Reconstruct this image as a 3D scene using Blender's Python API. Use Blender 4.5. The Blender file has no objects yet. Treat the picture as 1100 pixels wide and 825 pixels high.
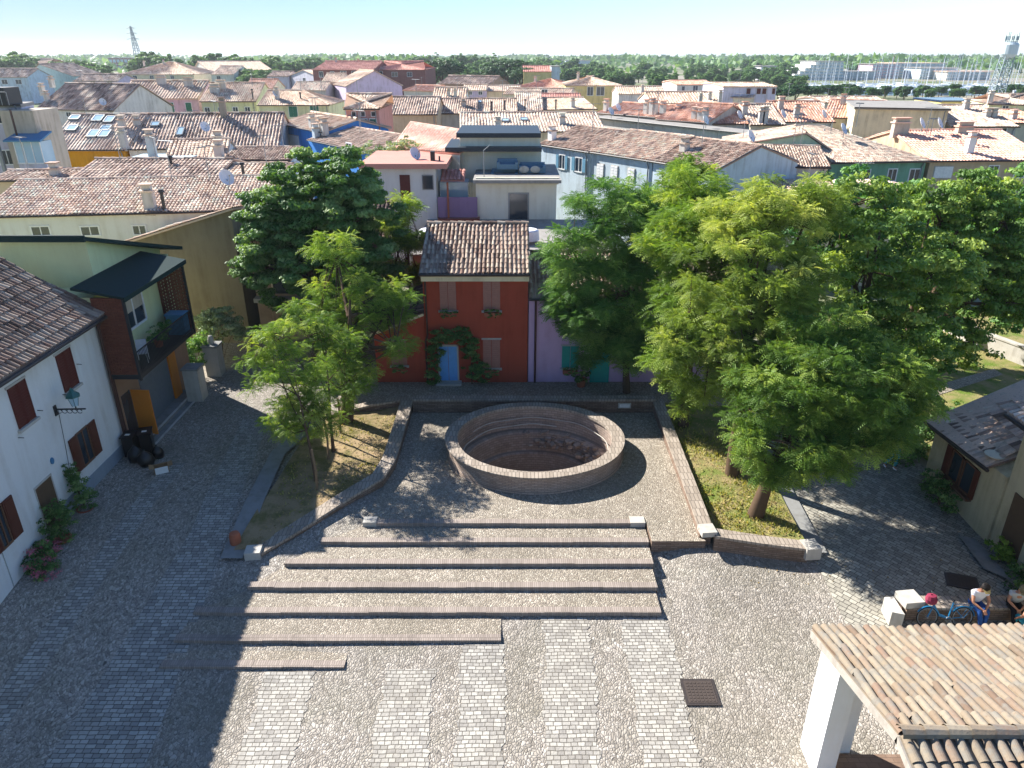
import bpy, math, random
import numpy as np
from mathutils import Vector
random.seed(11); rng = np.random.default_rng(11)
S = bpy.context.scene; COL = S.collection
PI = math.pi
# ------------------------------------------------------------------ camera (real drone: 16 m above the terrace, pitched down 24 degrees)
EYE = 16.0; FOC = 780.0; TH = math.atan(353.5/780); sn, cs = math.sin(TH), math.cos(TH)
def ray(px, py): u = (px-550)/FOC; v = (py-412.5)/FOC; return np.array([u, cs-v*sn, -(sn+v*cs)])
def P(px, py, z=0.0):
    r = ray(px, py); k = (z-EYE)/r[2]; return np.array([r[0]*k, r[1]*k, z])
def Q(px, py, Y):
    r = ray(px, py); k = Y/r[1]; return np.array([r[0]*k, Y, EYE+r[2]*k])
def depth_at(p): return p[1]*cs+(EYE-p[2])*sn
cam = bpy.data.cameras.new('camera'); cam.sensor_width = 36; cam.lens = 36*FOC/1100; cam.clip_end = 9000; cam.clip_start = .1
co = bpy.data.objects.new('camera', cam); COL.objects.link(co); co.location = (0, 0, EYE); co.rotation_euler = (PI/2-TH, 0, 0); S.camera = co
# ------------------------------------------------------------------ light
SUNV = Vector((.8, -.6, -.715)).normalized()
sl = bpy.data.lights.new('sun', 'SUN'); sl.energy = 5.0; sl.angle = math.radians(.5); sl.color = (1, .965, .915)
so = bpy.data.objects.new('sun', sl); COL.objects.link(so); so.rotation_euler = SUNV.to_track_quat('-Z', 'Y').to_euler()
w = bpy.data.worlds.new('World'); S.world = w; w.use_nodes = True; nt = w.node_tree
sky = nt.nodes.new('ShaderNodeTexSky'); sky.sky_type = 'NISHITA'; sky.sun_disc = False
sky.sun_elevation = math.asin(-SUNV.z); sky.sun_rotation = math.atan2(SUNV.x, -SUNV.y)
sky.air_density = 1.0; sky.dust_density = .25; sky.ozone_density = 2.0
tn = nt.nodes.new('ShaderNodeMix'); tn.data_type = 'RGBA'; tn.blend_type = 'MULTIPLY'; tn.inputs[0].default_value = 1; tn.inputs[7].default_value = (.76, .97, 1.24, 1)
nt.links.new(sky.outputs[0], tn.inputs[6]); nt.links.new(tn.outputs[2], nt.nodes['Background'].inputs[0]); nt.nodes['Background'].inputs[1].default_value = .055
S.view_settings.view_transform = 'Standard'; S.view_settings.look = 'None'; S.view_settings.exposure = 1.33; S.view_settings.gamma = 1
S.cycles.max_bounces = 5; S.cycles.diffuse_bounces = 3; S.cycles.glossy_bounces = 2; S.cycles.transmission_bounces = 3; S.cycles.transparent_max_bounces = 4
S.cycles.use_denoising = True; S.cycles.caustics_reflective = False; S.cycles.caustics_refractive = False
# ------------------------------------------------------------------ mesh builder
class MB:
    def __init__(s): s.v = []; s.f = []; s.m = []; s.t = []; s.n = 0
    def add(s, V, F, m=0, t=None):
        V = np.asarray(V, float).reshape(-1, 3); F = np.asarray(F, np.int64)
        s.v.append(V); s.f.append(F+s.n); s.m.append(np.full(len(F), m))
        s.t.append(rng.random(len(F)) if t is None else np.broadcast_to(np.asarray(t, float), (len(F),)).copy()); s.n += len(V); return s
    def poly(s, pts, m=0, t=None): return s.add(pts, [list(range(len(pts)))], m, t)
    def box(s, c, d, rz=0.0, m=0, t=None, rx=0.0):
        x, y, z = [q/2 for q in d]
        V = np.array([(i*x, j*y, k*z) for k in (-1, 1) for j in (-1, 1) for i in (-1, 1)], float)
        if rx: V = V @ np.array([[1, 0, 0], [0, math.cos(rx), math.sin(rx)], [0, -math.sin(rx), math.cos(rx)]])
        if rz: V = V @ np.array([[math.cos(rz), math.sin(rz), 0], [-math.sin(rz), math.cos(rz), 0], [0, 0, 1]])
        if t is None: t = rng.random()
        return s.add(V+np.array(c), [(0, 2, 3, 1), (4, 5, 7, 6), (0, 1, 5, 4), (2, 6, 7, 3), (0, 4, 6, 2), (1, 3, 7, 5)], m, t)
    def bb(s, a, b, m=0, t=None):
        a, b = np.minimum(a, b), np.maximum(a, b); return s.box((a+b)/2, b-a, 0, m, t)
    def tube(s, pts, r, n=8, m=0, t=None, cap=True):
        pts = np.asarray(pts, float); k = len(pts); r = np.broadcast_to(np.asarray(r, float), (k,))
        V = []
        for i in range(k):
            d = pts[min(i+1, k-1)]-pts[max(i-1, 0)]; d = d/(np.linalg.norm(d)+1e-9)
            a = np.cross(d, (0, 0, 1.0) if abs(d[2]) < .9 else (1.0, 0, 0)); a /= np.linalg.norm(a); b = np.cross(d, a)
            for j in range(n): q = 2*PI*j/n; V.append(pts[i]+r[i]*(math.cos(q)*a+math.sin(q)*b))
        F = [(i*n+j, i*n+(j+1) % n, (i+1)*n+(j+1) % n, (i+1)*n+j) for i in range(k-1) for j in range(n)]
        o = s.n; s.add(V, F, m, rng.random() if t is None else t)
        if cap: s.add(V[:n], [list(range(n))], m, .5); s.add(V[-n:], [list(range(n))], m, .5)
        return s
    def lathe(s, prof, c=(0, 0), n=24, m=0, t=None, sx=1.0, sy=1.0, z0=0.0, wob=0.0):
        V = []
        for r, z in prof:
            for j in range(n):
                q = 2*PI*j/n; rr = r*(1+wob*math.sin(3*q+1)*.5+wob*math.sin(7*q)*.5); V.append((c[0]+rr*sx*math.cos(q), c[1]+rr*sy*math.sin(q), z+z0))
        k = len(prof); return s.add(V, [(i*n+j, i*n+(j+1) % n, (i+1)*n+(j+1) % n, (i+1)*n+j) for i in range(k-1) for j in range(n)], m, t)
    def prism(s, poly, z0, z1, m=0, mt=None, t=None):
        k = len(poly); mt = m if mt is None else mt
        lo = [(p[0], p[1], z0 if np.isscalar(z0) else z0[i]) for i, p in enumerate(poly)]; hi = [(p[0], p[1], z1 if np.isscalar(z1) else z1[i]) for i, p in enumerate(poly)]
        V = lo+hi; s.add(V, [(i, (i+1) % k, k+(i+1) % k, k+i) for i in range(k)], m, t); s.poly(hi, mt, t); s.poly(lo[::-1], m, t); return s
    def slab(s, quad, th, m=0, t=None, mb=None):
        q = np.asarray(quad, float); n = np.cross(q[1]-q[0], q[-1]-q[0]); n /= np.linalg.norm(n); k = len(q)
        s.poly(q, m, t); lo = q-n*th; s.poly(lo[::-1], m if mb is None else mb, t)
        return s.add(np.concatenate([q, lo]), [(i, i+k, (i+1) % k+k, (i+1) % k) for i in range(k)], m if mb is None else mb, t)
    def patch(s, c, nu, nv, zf=None, m=0):
        c = np.asarray(c, float); u, v = np.meshgrid(np.linspace(0, 1, nu+1), np.linspace(0, 1, nv+1), indexing='ij'); u = u[..., None]; v = v[..., None]
        p = c[0]*(1-u)*(1-v)+c[1]*u*(1-v)+c[2]*u*v+c[3]*(1-u)*v
        if p.shape[-1] == 2: p = np.concatenate([p, np.zeros(p.shape[:2]+(1,))], -1)
        if zf is not None: p[..., 2] = zf(p[..., 0], p[..., 1])
        i, j = np.meshgrid(range(nu), range(nv), indexing='ij'); a = (i*(nv+1)+j).ravel()
        return s.add(p.reshape(-1, 3), np.stack([a, a+nv+1, a+nv+2, a+1], 1), m)
    def build(s, name, mats, parent=None, loc=None, smooth=False, local=False):
        me = bpy.data.meshes.new(name); V = np.concatenate(s.v)
        off = np.zeros(3)
        if parent is not None and not local:
            q = parent
            while q is not None: off += np.array(q.location); q = q.parent
        if loc is not None: off = np.array(loc, float)
        V = V-off if not local else V
        me.vertices.add(len(V)); me.vertices.foreach_set('co', V.ravel())
        tot = np.concatenate([np.full(len(f), f.shape[1]) for f in s.f]); idx = np.concatenate([f.ravel() for f in s.f])
        me.loops.add(len(idx)); me.loops.foreach_set('vertex_index', idx)
        me.polygons.add(len(tot)); me.polygons.foreach_set('loop_start', np.concatenate([[0], np.cumsum(tot)[:-1]])); me.polygons.foreach_set('material_index', np.concatenate(s.m))
        me.polygons.foreach_set('use_smooth', np.full(len(tot), bool(smooth)))
        me.update(); me.validate()
        if len(me.polygons) == len(tot):
            a = me.attributes.new('tint', 'FLOAT', 'FACE'); a.data.foreach_set('value', np.concatenate(s.t))
        if not isinstance(mats, (list, tuple)): mats = [mats]
        for q in mats: me.materials.append(q if not isinstance(q, str) else M[q])
        o = bpy.data.objects.new(name, me); COL.objects.link(o)
        if parent is not None: o.parent = parent
        if loc is not None: o.location = loc
        return o
def tag(o, label=None, cat=None, group=None, kind=None):
    if label: o['label'] = label
    if cat: o['category'] = cat
    if group: o['group'] = group
    if kind: o['kind'] = kind
    return o
def thing(name, label, cat, loc=(0, 0, 0), group=None, rz=0.0):
    o = bpy.data.objects.new(name, None); COL.objects.link(o); o.location = loc; o.rotation_euler = (0, 0, rz); o.empty_display_size = .2
    return tag(o, label, cat, group)
def dup(root, loc, rz=None, label=None, group=None, scale=None):
    c = root.copy(); COL.objects.link(c); c.location = loc
    if rz is not None: c.rotation_euler = (0, 0, rz)
    if scale is not None: c.scale = scale if not np.isscalar(scale) else (scale,)*3
    if label: c['label'] = label
    if group: c['group'] = group
    for ch in [q for q in root.children]:
        d = ch.copy(); COL.objects.link(d); d.parent = c
        for g in [q for q in ch.children]: e = g.copy(); COL.objects.link(e); e.parent = d
    return c
# ------------------------------------------------------------------ materials
M = {}
def lin(h):
    if isinstance(h, str): h = [int(h[i:i+2], 16)/255 for i in (0, 2, 4)]
    return tuple(c/12.92 if c <= .04045 else ((c+.055)/1.055)**2.4 for c in h)
class NT:
    def __init__(s, name, rough=.85, spec=.3):
        s.mat = bpy.data.materials.new(name); s.mat.use_nodes = True; s.t = s.mat.node_tree; s.b = s.t.nodes['Principled BSDF']; M[name] = s.mat
        s.b.inputs['Roughness'].default_value = rough; s.b.inputs['Specular IOR Level'].default_value = spec
    def n(s, ty, **k):
        q = s.t.nodes.new('ShaderNode'+ty)
        for a, v in k.items():
            if a in ('i',):
                for kk, vv in v.items():
                    if hasattr(vv, 'is_output') or isinstance(vv, bpy.types.NodeSocket): s.t.links.new(vv, q.inputs[kk])
                    else: q.inputs[kk].default_value = vv
            else: setattr(q, a, v)
        return q
    def l(s, a, b): s.t.links.new(a, b)
    def pos(s, kind='Position'):
        return s.n('NewGeometry').outputs['Position'] if kind == 'Position' else s.n('TexCoord').outputs['Object']
    def noise(s, vec, sc, det=3, rough=.55, dist=0): return s.n('TexNoise', i={'Vector': vec, 'Scale': sc, 'Detail': det, 'Roughness': rough, 'Distortion': dist}).outputs['Fac']
    def ramp(s, fac, stops):
        r = s.n('ValToRGB'); s.l(fac, r.inputs[0]); e = r.color_ramp.elements
        while len(e) < len(stops): e.new(.5)
        for q, (p, c) in zip(e, stops): q.position = p; c = (c, c, c) if np.isscalar(c) else c; q.color = (*c[:3], 1)
        return r.outputs[0]
    def mix(s, f, a, b, mode='MIX'):
        q = s.n('Mix', data_type='RGBA', blend_type=mode)
        for sock, v in ((q.inputs[0], f), (q.inputs[6], a), (q.inputs[7], b)):
            if isinstance(v, bpy.types.NodeSocket): s.l(v, sock)
            elif np.isscalar(v): sock.default_value = v
            else: sock.default_value = (*v[:3], 1)
        return q.outputs[2]
    def math(s, op, a, b=0.0, c=None):
        q = s.n('Math', operation=op)
        for k, v in enumerate((a, b) if c is None else (a, b, c)):
            if isinstance(v, bpy.types.NodeSocket): s.l(v, q.inputs[k])
            else: q.inputs[k].default_value = v
        return q.outputs[0]
    def col(s, c): 
        if isinstance(c, bpy.types.NodeSocket): s.l(c, s.b.inputs['Base Color'])
        else: s.b.inputs['Base Color'].default_value = (*c[:3], 1)
        return s
    def bump(s, h, d=.02, st=1.0): b = s.n('Bump', i={'Height': h, 'Distance': d, 'Strength': st}); s.l(b.outputs[0], s.b.inputs['Normal']); return s
def plain(name, c, rough=.6, spec=.4, metal=0.0, var=.18, sc=6.0):
    q = NT(name, rough, spec); c = lin(c); n = q.noise(q.pos(), sc, 3); q.col(q.mix(n, tuple(x*(1-var) for x in c), tuple(min(1, x*(1+var)) for x in c))); q.b.inputs['Metallic'].default_value = metal; return q
def plaster(name, c, dirt=.35, sc=.6):
    q = NT(name, .92, .15); c = lin(c); p = q.pos()
    a = q.noise(p, sc, 5, .65); st = q.n('Mapping', i={'Vector': p, 'Scale': (2.2, 2.2, .22)}).outputs[0]; b = q.noise(st, 1.3, 4, .6)
    k = q.math('MULTIPLY', q.ramp(a, [(.35, 0.0), (.65, 1.0)]), q.ramp(b, [(.4, .15), (.62, 1.0)]))
    c2 = tuple(x*(1-dirt)*y for x, y in zip(c, (1, .96, .9))); f = q.noise(p, 9, 3)
    q.col(q.mix(.18, q.mix(k, c, c2), q.mix(f, tuple(x*.82 for x in c), tuple(min(1, x*1.15) for x in c)))); q.bump(q.noise(p, 22, 3), .006, .5); return q
def tile(name, cols, lich=(.34, .33, .27), lk=.45, rough=.85, edge=.52, bright=1.5, warm=.86):
    q = NT(name, rough, .2); t = q.n('Attribute', attribute_name='tint').outputs['Fac']; p = q.pos()
    k = len(cols); c = q.ramp(t, [(i/(k-1), tuple(min(.85, v*bright*k_) for v, k_ in zip(lin(x), (1.08 if warm < .9 else 1.03, 1.0, warm if warm > .9 else .93)))) for i, x in enumerate(cols)])
    big = q.noise(p, .35, 4, .6); c = q.mix(q.ramp(big, [(.35, 0.0), (.7, .4)]), c, q.mix(.5, c, lin(cols[0])))
    f = q.noise(p, 2.6, 5, .7); c = q.mix(q.math('MULTIPLY', q.ramp(f, [(edge, 0.0), (edge+.14, 1.0)]), lk), c, lich)
    g = q.noise(p, 14, 3, .7); c = q.mix(q.ramp(g, [(.56, 0.0), (.7, .45)]), c, tuple(x*.6 for x in lin(cols[0])))
    q.col(c); q.bump(g, .012, .7); return q
def leafmat(name, c1, c2, c3, tr=.38):
    q = NT(name, .55, .3); t = q.n('Attribute', attribute_name='tint').outputs['Fac']
    c = q.ramp(t, [(0, lin(c1)), (.55, lin(c2)), (1, lin(c3))]); q.col(c); out = q.t.nodes['Material Output']
    tl = q.n('BsdfTranslucent'); q.l(q.mix(1.0, c, (1.5, 1.45, .5), 'MULTIPLY'), tl.inputs[0]); mx = q.n('MixShader'); mx.inputs[0].default_value = tr
    q.l(q.b.outputs[0], mx.inputs[1]); q.l(tl.outputs[0], mx.inputs[2]); q.l(mx.outputs[0], out.inputs[0]); return q
def brick(name, c1, c2, mort, w=.26, h=.065, m=.008, ring=False, top=False, rough=.9, squash=1):
    q = NT(name, rough, .2); sp = q.n('SeparateXYZ'); q.l(q.pos('Object') if ring else q.pos(), sp.inputs[0]); x, y, z = sp.outputs
    if ring: u = q.math('MULTIPLY', q.math('ARCTAN2', y, x), ring)
    else:
        nv = q.n('SeparateXYZ'); q.l(q.n('NewGeometry').outputs['Normal'], nv.inputs[0]); f = q.math('GREATER_THAN', q.math('ABSOLUTE', nv.outputs[0]), .6)
        u = q.math('ADD', q.math('MULTIPLY', f, y), q.math('MULTIPLY', q.math('SUBTRACT', 1.0, f), x))
    cb = q.n('CombineXYZ'); q.l(u, cb.inputs[0]); q.l(y if top else z, cb.inputs[1])
    b = q.n('TexBrick', i={'Vector': cb.outputs[0], 'Color1': (*lin(c1), 1), 'Color2': (*lin(c2), 1), 'Mortar': (*lin(mort), 1), 'Scale': 1.0, 'Brick Width': w, 'Row Height': h, 'Mortar Size': m, 'Mortar Smooth': .3, 'Bias': 0.0})
    p = q.pos(); n = q.noise(p, 3.0, 5, .7); c = q.mix(.28, b.outputs[0], q.mix(n, lin(c1), lin(c2)))
    n2 = q.noise(p, .9, 4, .7); c = q.mix(q.ramp(n2, [(.5, 0.0), (.75, .5)]), c, tuple(k*.5 for k in lin(c1)))
    q.col(c); h_ = q.math('ADD', q.math('MULTIPLY', b.outputs['Fac'], -1.0), q.math('MULTIPLY', q.noise(p, 18, 3), .5)); q.bump(h_, .012, .8); return q
# cobbles: rounded river pebbles bedded in sand
def cobble(name, scale=11, cols=('807970', '9a9389', 'ada59a', 'c2b9ad'), gap='524c45', moss=.25, seed=0.0):
    q = NT(name, .8, .3); p = q.pos(); wv = q.n('TexNoise', i={'Vector': p, 'Scale': .9, 'Detail': 2}).outputs['Color']
    off = q.n('VectorMath', operation='MULTIPLY_ADD', i={0: wv, 1: (.5, .5, 0), 2: p}).outputs[0]
    mp = q.n('Mapping', i={'Vector': off, 'Scale': (1.25, .85, 0), 'Rotation': (0, 0, .5), 'Location': (seed, seed, 0)}).outputs[0]
    v1 = q.n('TexVoronoi', feature='F1', i={'Vector': mp, 'Scale': scale, 'Randomness': .9}); v2 = q.n('TexVoronoi', feature='DISTANCE_TO_EDGE', i={'Vector': mp, 'Scale': scale, 'Randomness': .9})
    sp = q.n('SeparateColor'); q.l(v1.outputs['Color'], sp.inputs[0])
    c = q.ramp(sp.outputs[0], [(i/(len(cols)-1), lin(x)) for i, x in enumerate(cols)])
    c = q.mix(q.math('MULTIPLY', sp.outputs[1], .35), c, lin('a09484')); big = q.noise(p, .45, 4, .6)
    c = q.mix(q.ramp(big, [(.45, 0.0), (.72, moss)]), c, lin('6f7458')); e = q.ramp(v2.outputs[0], [(.0, 0.0), (.06, 1.0)])
    c = q.mix(e, lin(gap), c); w_ = q.noise(p, .22, 5, .65); c = q.mix(q.ramp(w_, [(.42, 0.0), (.62, .3)]), c, lin('6f6658')); q.col(c)
    hh = q.ramp(v2.outputs[0], [(0, 0.0), (.12, .6), (.3, .95), (.5, 1.0)]); q.bump(hh, .022, .8); return q
def setts(name, c1, c2, w=.19, h=.13, rot=0.0, mort='4a463f'):
    q = NT(name, .75, .3); p = q.pos(); nz = q.n('TexNoise', i={'Vector': p, 'Scale': 2.2, 'Detail': 2}).outputs['Color']
    off = q.n('VectorMath', operation='MULTIPLY_ADD', i={0: nz, 1: (.07, .07, 0), 2: p}).outputs[0]
    mp = q.n('Mapping', i={'Vector': off, 'Rotation': (0, 0, rot)}).outputs[0]
    b = q.n('TexBrick', i={'Vector': mp, 'Color1': (*lin(c1), 1), 'Color2': (*lin(c2), 1), 'Mortar': (*lin(mort), 1), 'Scale': 1.0, 'Brick Width': w, 'Row Height': h, 'Mortar Size': .011, 'Mortar Smooth': .4, 'Bias': -.1})
    b.squash = 1.25; b.squash_frequency = 3; b.offset = .45
    n = q.noise(p, 7, 4, .7); c = q.mix(q.ramp(n, [(.4, 0.0), (.8, .35)]), b.outputs[0], lin('7d776c')); c = q.mix(q.ramp(q.noise(p, .5, 4), [(.45, 0.0), (.75, .25)]), c, lin('857a68'))
    q.col(c); q.bump(q.math('ADD', q.math('MULTIPLY', b.outputs['Fac'], -1.2), q.math('MULTIPLY', q.noise(p, 9, 2), .8)), .025, .9); return q
cobble('cobble'); cobble('cobble_fine', 13, ('8b8071', 'a19584', 'b3a796', 'c6bba9'), moss=.15, seed=3.3)
setts('setts_pale', 'b9b4a9', '8b867f', mort='5f5950'); setts('setts_street', 'b3afa6', '85817b', .22, .14); setts('setts_side', 'b0ab9c', '827d72', .24, .15, .9)
brick('brick_well', '937f70', 'b5a293', '6d635a', ring=3.6, w=.28, h=.075, m=.012); brick('brick_wall', '76604f', '9a8474', '575049', w=.28, h=.08, m=.012); brick('brick_nosing', '8d8177', 'a89b90', '665d54', .07, .5, .006, top=True)
brick('brick_coping', '8f8274', 'b0a394', '5f584f', .15, .5, .014, top=True); brick('brick_lattice', '6e3d30', '84503e', '5a4238'); brick('brick_town', '8c4a40', '9b5a4c', '8d6a60', .5, .12)
brick('rubble', '98877a', 'b5a294', '7d7166', .3, .12, .015, ring=3.2); brick('floor_tile', '7d6656', '8f7867', '6a5a4e', .3, .15, .006, top=True)
tile('tile_old', ['5d5049', '8b786d', 'a59387', 'b7a698', '7f6d64', 'c6b8aa']); tile('tile_tan', ['80706a', 'a99586', 'baa899', 'c6b6a8', '978479', 'd2c6b8'], lk=.4)
tile('tile_pink', ['948070', 'b09c8c', 'bdab9b', 'c9baaa', 'a48f7f', 'b6a292', '86705f'], lk=.2); tile('tile_peach', ['b98b7b', 'c4998a', 'cba497', 'd2afa2', 'bf9282', 'c8a092'], lk=.06)
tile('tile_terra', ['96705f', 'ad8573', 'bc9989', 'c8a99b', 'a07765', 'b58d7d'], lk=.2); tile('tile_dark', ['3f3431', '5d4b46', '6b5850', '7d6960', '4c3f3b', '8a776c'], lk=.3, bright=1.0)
tile('tile_bleached', ['8a7464', 'ad9f8a', 'b8ab97', 'c2b8a4', 'a8957f', 'beb29d', 'a58a78', 'b2a690'], lich=(.2, .19, .165), lk=.75, edge=.48, bright=.56, warm=.95); tile('tile_red', ['8c5f56', '9f7067', 'aa8076', 'b48c82', '956860', 'a67a70'], lk=.08)
tile('tile_brown', ['6b564d', '9b8478', 'b09a8c', 'c5b3a4', '87695d', 'd0c2b4'], lk=.4, bright=.92, warm=.92)  # mixed brown tile tones for the white, red and lilac house roofs
for n_, c_ in dict(white='dedad2', cream='dccfae', yellow='d9c06f', ochre='c98f1e', pink='d6a9bd', lilac='c7b4d6', paleblue='bcd3e2', blue='4f93dc', teal='a5c9c6', mint='aedbb8', green='5c9a78', grey='bcbab4', beige='b9ab96', tan='c2a67f', sand='f0dcae', red='a5302c', brickred='8f5f59', salmon='b8766e', lightyellow='dfe0a6', plasterbrown='8d7f6a', lavender='c3c1d8', brown='8a6b55').items(): plaster('w_'+n_, tuple(.72*a+.28*b for a, b in zip([int(c_[i:i+2], 16)/255 for i in (0, 2, 4)], (.88, .86, .83))), .45) if n_ not in ('blue', 'ochre', 'brickred', 'red') else plaster('w_'+n_, c_)
plaster('house_white', 'dfdfda', .2); plaster('house_yellow', 'd9dcaa', .12); plaster('house_red', 'ab503c', .3); plaster('house_lilac', 'cba9c4', .2); plaster('house_cladding', 'a3826a', .2); plaster('house_rough', '7d7362', .4); plaster('house_shed', 'c9bb98', .38, 1.2); plaster('pier_white', 'eeeeec', .06); plaster('plinth', '8f9aa3', .2); plaster('concrete', '9a9690', .35); plaster('stone_white', 'bdb8ae', .3, 2.0); plaster('stone_grey', '8d8d8a', .3, 2.0); plaster('cream_modern', 'f3edda', .15); plaster('purple_panel', '9a7f9f', .2)
plain('wood_trunk', '5d4c3d', .95, .1, sc=9).bump; plain('wood_brown', '6b4a35', .7); plain('wood_stake', '7a6750', .8); plain('shutter_brown', '5a231d', .6); plain('shutter_rose', 'a87566', .6); plain('shutter_green', '2c6f58', .6); plain('shutter_teal', '129a8c', .5); plain('shutter_blue', '5f8fa8', .6); plain('shutter_rust', '5b3022', .6); plain('door_blue', '6aa6dc', .5); plain('door_brown', '5f4a36', .6); plain('door_orange', 'd9822b', .5, var=.06)
plain('metal_dark', '23262a', .5, .5); plain('metal_roof', '18302f', .8, .2); plain('metal_grey', '8a8f92', .4, .5, .3); plain('metal_shutter', '6d7a84', .5, .4, .2); plain('gutter', '3d3633', .5); plain('pipe_brown', '4b312b', .5); plain('white_paint', 'e8e8e6', .5); plain('plastic_black', '131315', .35, .5); plain('plastic_white', 'd8dade', .4); plain('paper', 'e2e0da', .8); plain('cardboard', '9c7a55', .9); plain('iron_cover', '463c36', .7); plain('awning_blue', '4a7fa3', .6); plain('sheet_blue', 'a9c4cf', .5); plain('cover_blue', '5f7f93', .55); plain('cover_dark', '27333c', .5); plain('solar', '20314f', .2, .6)
plain('terracotta', 'a35f44', .8); plain('skin', 'b98468', .6); plain('hair_dark', '2a1f1a', .7); plain('hair_ginger', 'c98a3d', .7); plaster('mortar', 'a9a298', .4, 3.0); plain('cloth_white', 'e4e4ea', .9); plain('cloth_jeans', '234f8f', .9); plain('cloth_grey', 'b3b7b9', .9); plain('cloth_black', '17181b', .9); plain('cloth_teal', '2f93a3', .9); plain('cap_dark', '1f1a18', .8); plain('cap_straw', 'b5a26a', .8); plain('cap_olive', '6f6a50', .8); plain('shoe', '30404f', .8); plain('bike_blue', '1877a8', .35, .5); plain('rubber', '16161a', .8); plain('fabric_red', '8a2a44', .8); plain('hull_white', 'dfe4e8', .4); plain('mast', 'd5dbe0', .4); plain('tank', 'c3d0d4', .5); plain('steel_lattice', '8a9aa0', .5); plain('lamp_green', '2d5f5a', .5)
q = NT('soil', .95, .1); p_ = q.pos(); n1 = q.noise(p_, 1.1, 5, .65); n2 = q.noise(p_, 16, 3); q.col(q.mix(q.ramp(n1, [(.42, 0.0), (.62, 1.0)]), lin('a08a6a'), q.mix(n2, lin('5a5a33'), lin('84774f')))); q.bump(n2, .05)
q = NT('lawn', .95, .1); p_ = q.pos(); n1 = q.noise(p_, .8, 5, .65); n2 = q.noise(p_, 22, 3); q.col(q.mix(q.ramp(n1, [(.35, 0.0), (.62, 1.0)]), q.mix(n2, lin('4f6a25'), lin('7a8a3c')), lin('a08e66'))); q.bump(n2, .06)
q = NT('land', .95, .1); p_ = q.pos(); n1 = q.noise(p_, .012, 5, .6); n2 = q.noise(p_, .3, 4, .6); q.col(q.mix(q.ramp(n1, [(.4, 0.0), (.6, 1.0)]), q.mix(n2, lin('8c8478'), lin('a09889')), q.mix(n2, lin('4a5f34'), lin('6f7a48'))))
q = NT('asphalt', .9, .2); p_ = q.pos(); q.col(q.mix(q.noise(p_, 3, 5), lin('4c4b4b'), lin('6b6967')))
q = NT('water', .12, .5); p_ = q.pos(); q.col(lin('2a4038')); q.bump(q.noise(p_, .8, 3), .1, .3)
q = NT('glass', .12, .6); q.col(q.mix(q.noise(q.pos(), .7, 2), lin('1b242b'), lin('3d4a54')))
q = NT('glass_sky', .15, .6); q.col(q.mix(q.noise(q.pos(), .6, 2), lin('8fb4c8'), lin('c2dae6')))
q = NT('well_floor', .95, .1); p_ = q.pos(); n2 = q.noise(p_, 4, 5, .7); q.col(q.mix(n2, lin('6d5c50'), lin('a08d7c'))); q.bump(n2, .15)
leafmat('leaf_locust', '4b6d28', '82a040', 'c3ca68', .3); leafmat('leaf_locust_gold', '567030', '8fa44a', 'd0d27c', .3); leafmat('leaf_green', '3c632c', '67904a', 'a4be68', .28); leafmat('leaf_dark', '35542a', '577a3d', '98b06a', .26); leafmat('leaf_deep', '35592f', '578845', '8cb060', .28); leafmat('leaf_chestnut', '3f6130', '648846', 'a6bb78', .28); leafmat('leaf_mid', '436628', '708f3c', 'b3c263', .28); leafmat('grass_dry', '6f7a35', '9a9852', 'c0b070', .3); leafmat('litter', '6b5a35', '93794a', 'b79f68', .1); leafmat('leaf_silver', '6f8360', '93a27a', 'c3c9a8', .25); leafmat('leaf_far', '3c6236', '587f45', '7f9f5a', .3); leafmat('leaf_pine', '2a4a2b', '3d6338', '5a7d48', .2); leafmat('flower_pink', 'a04a63', 'cf7a92', 'e6aabb', .25)
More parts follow.
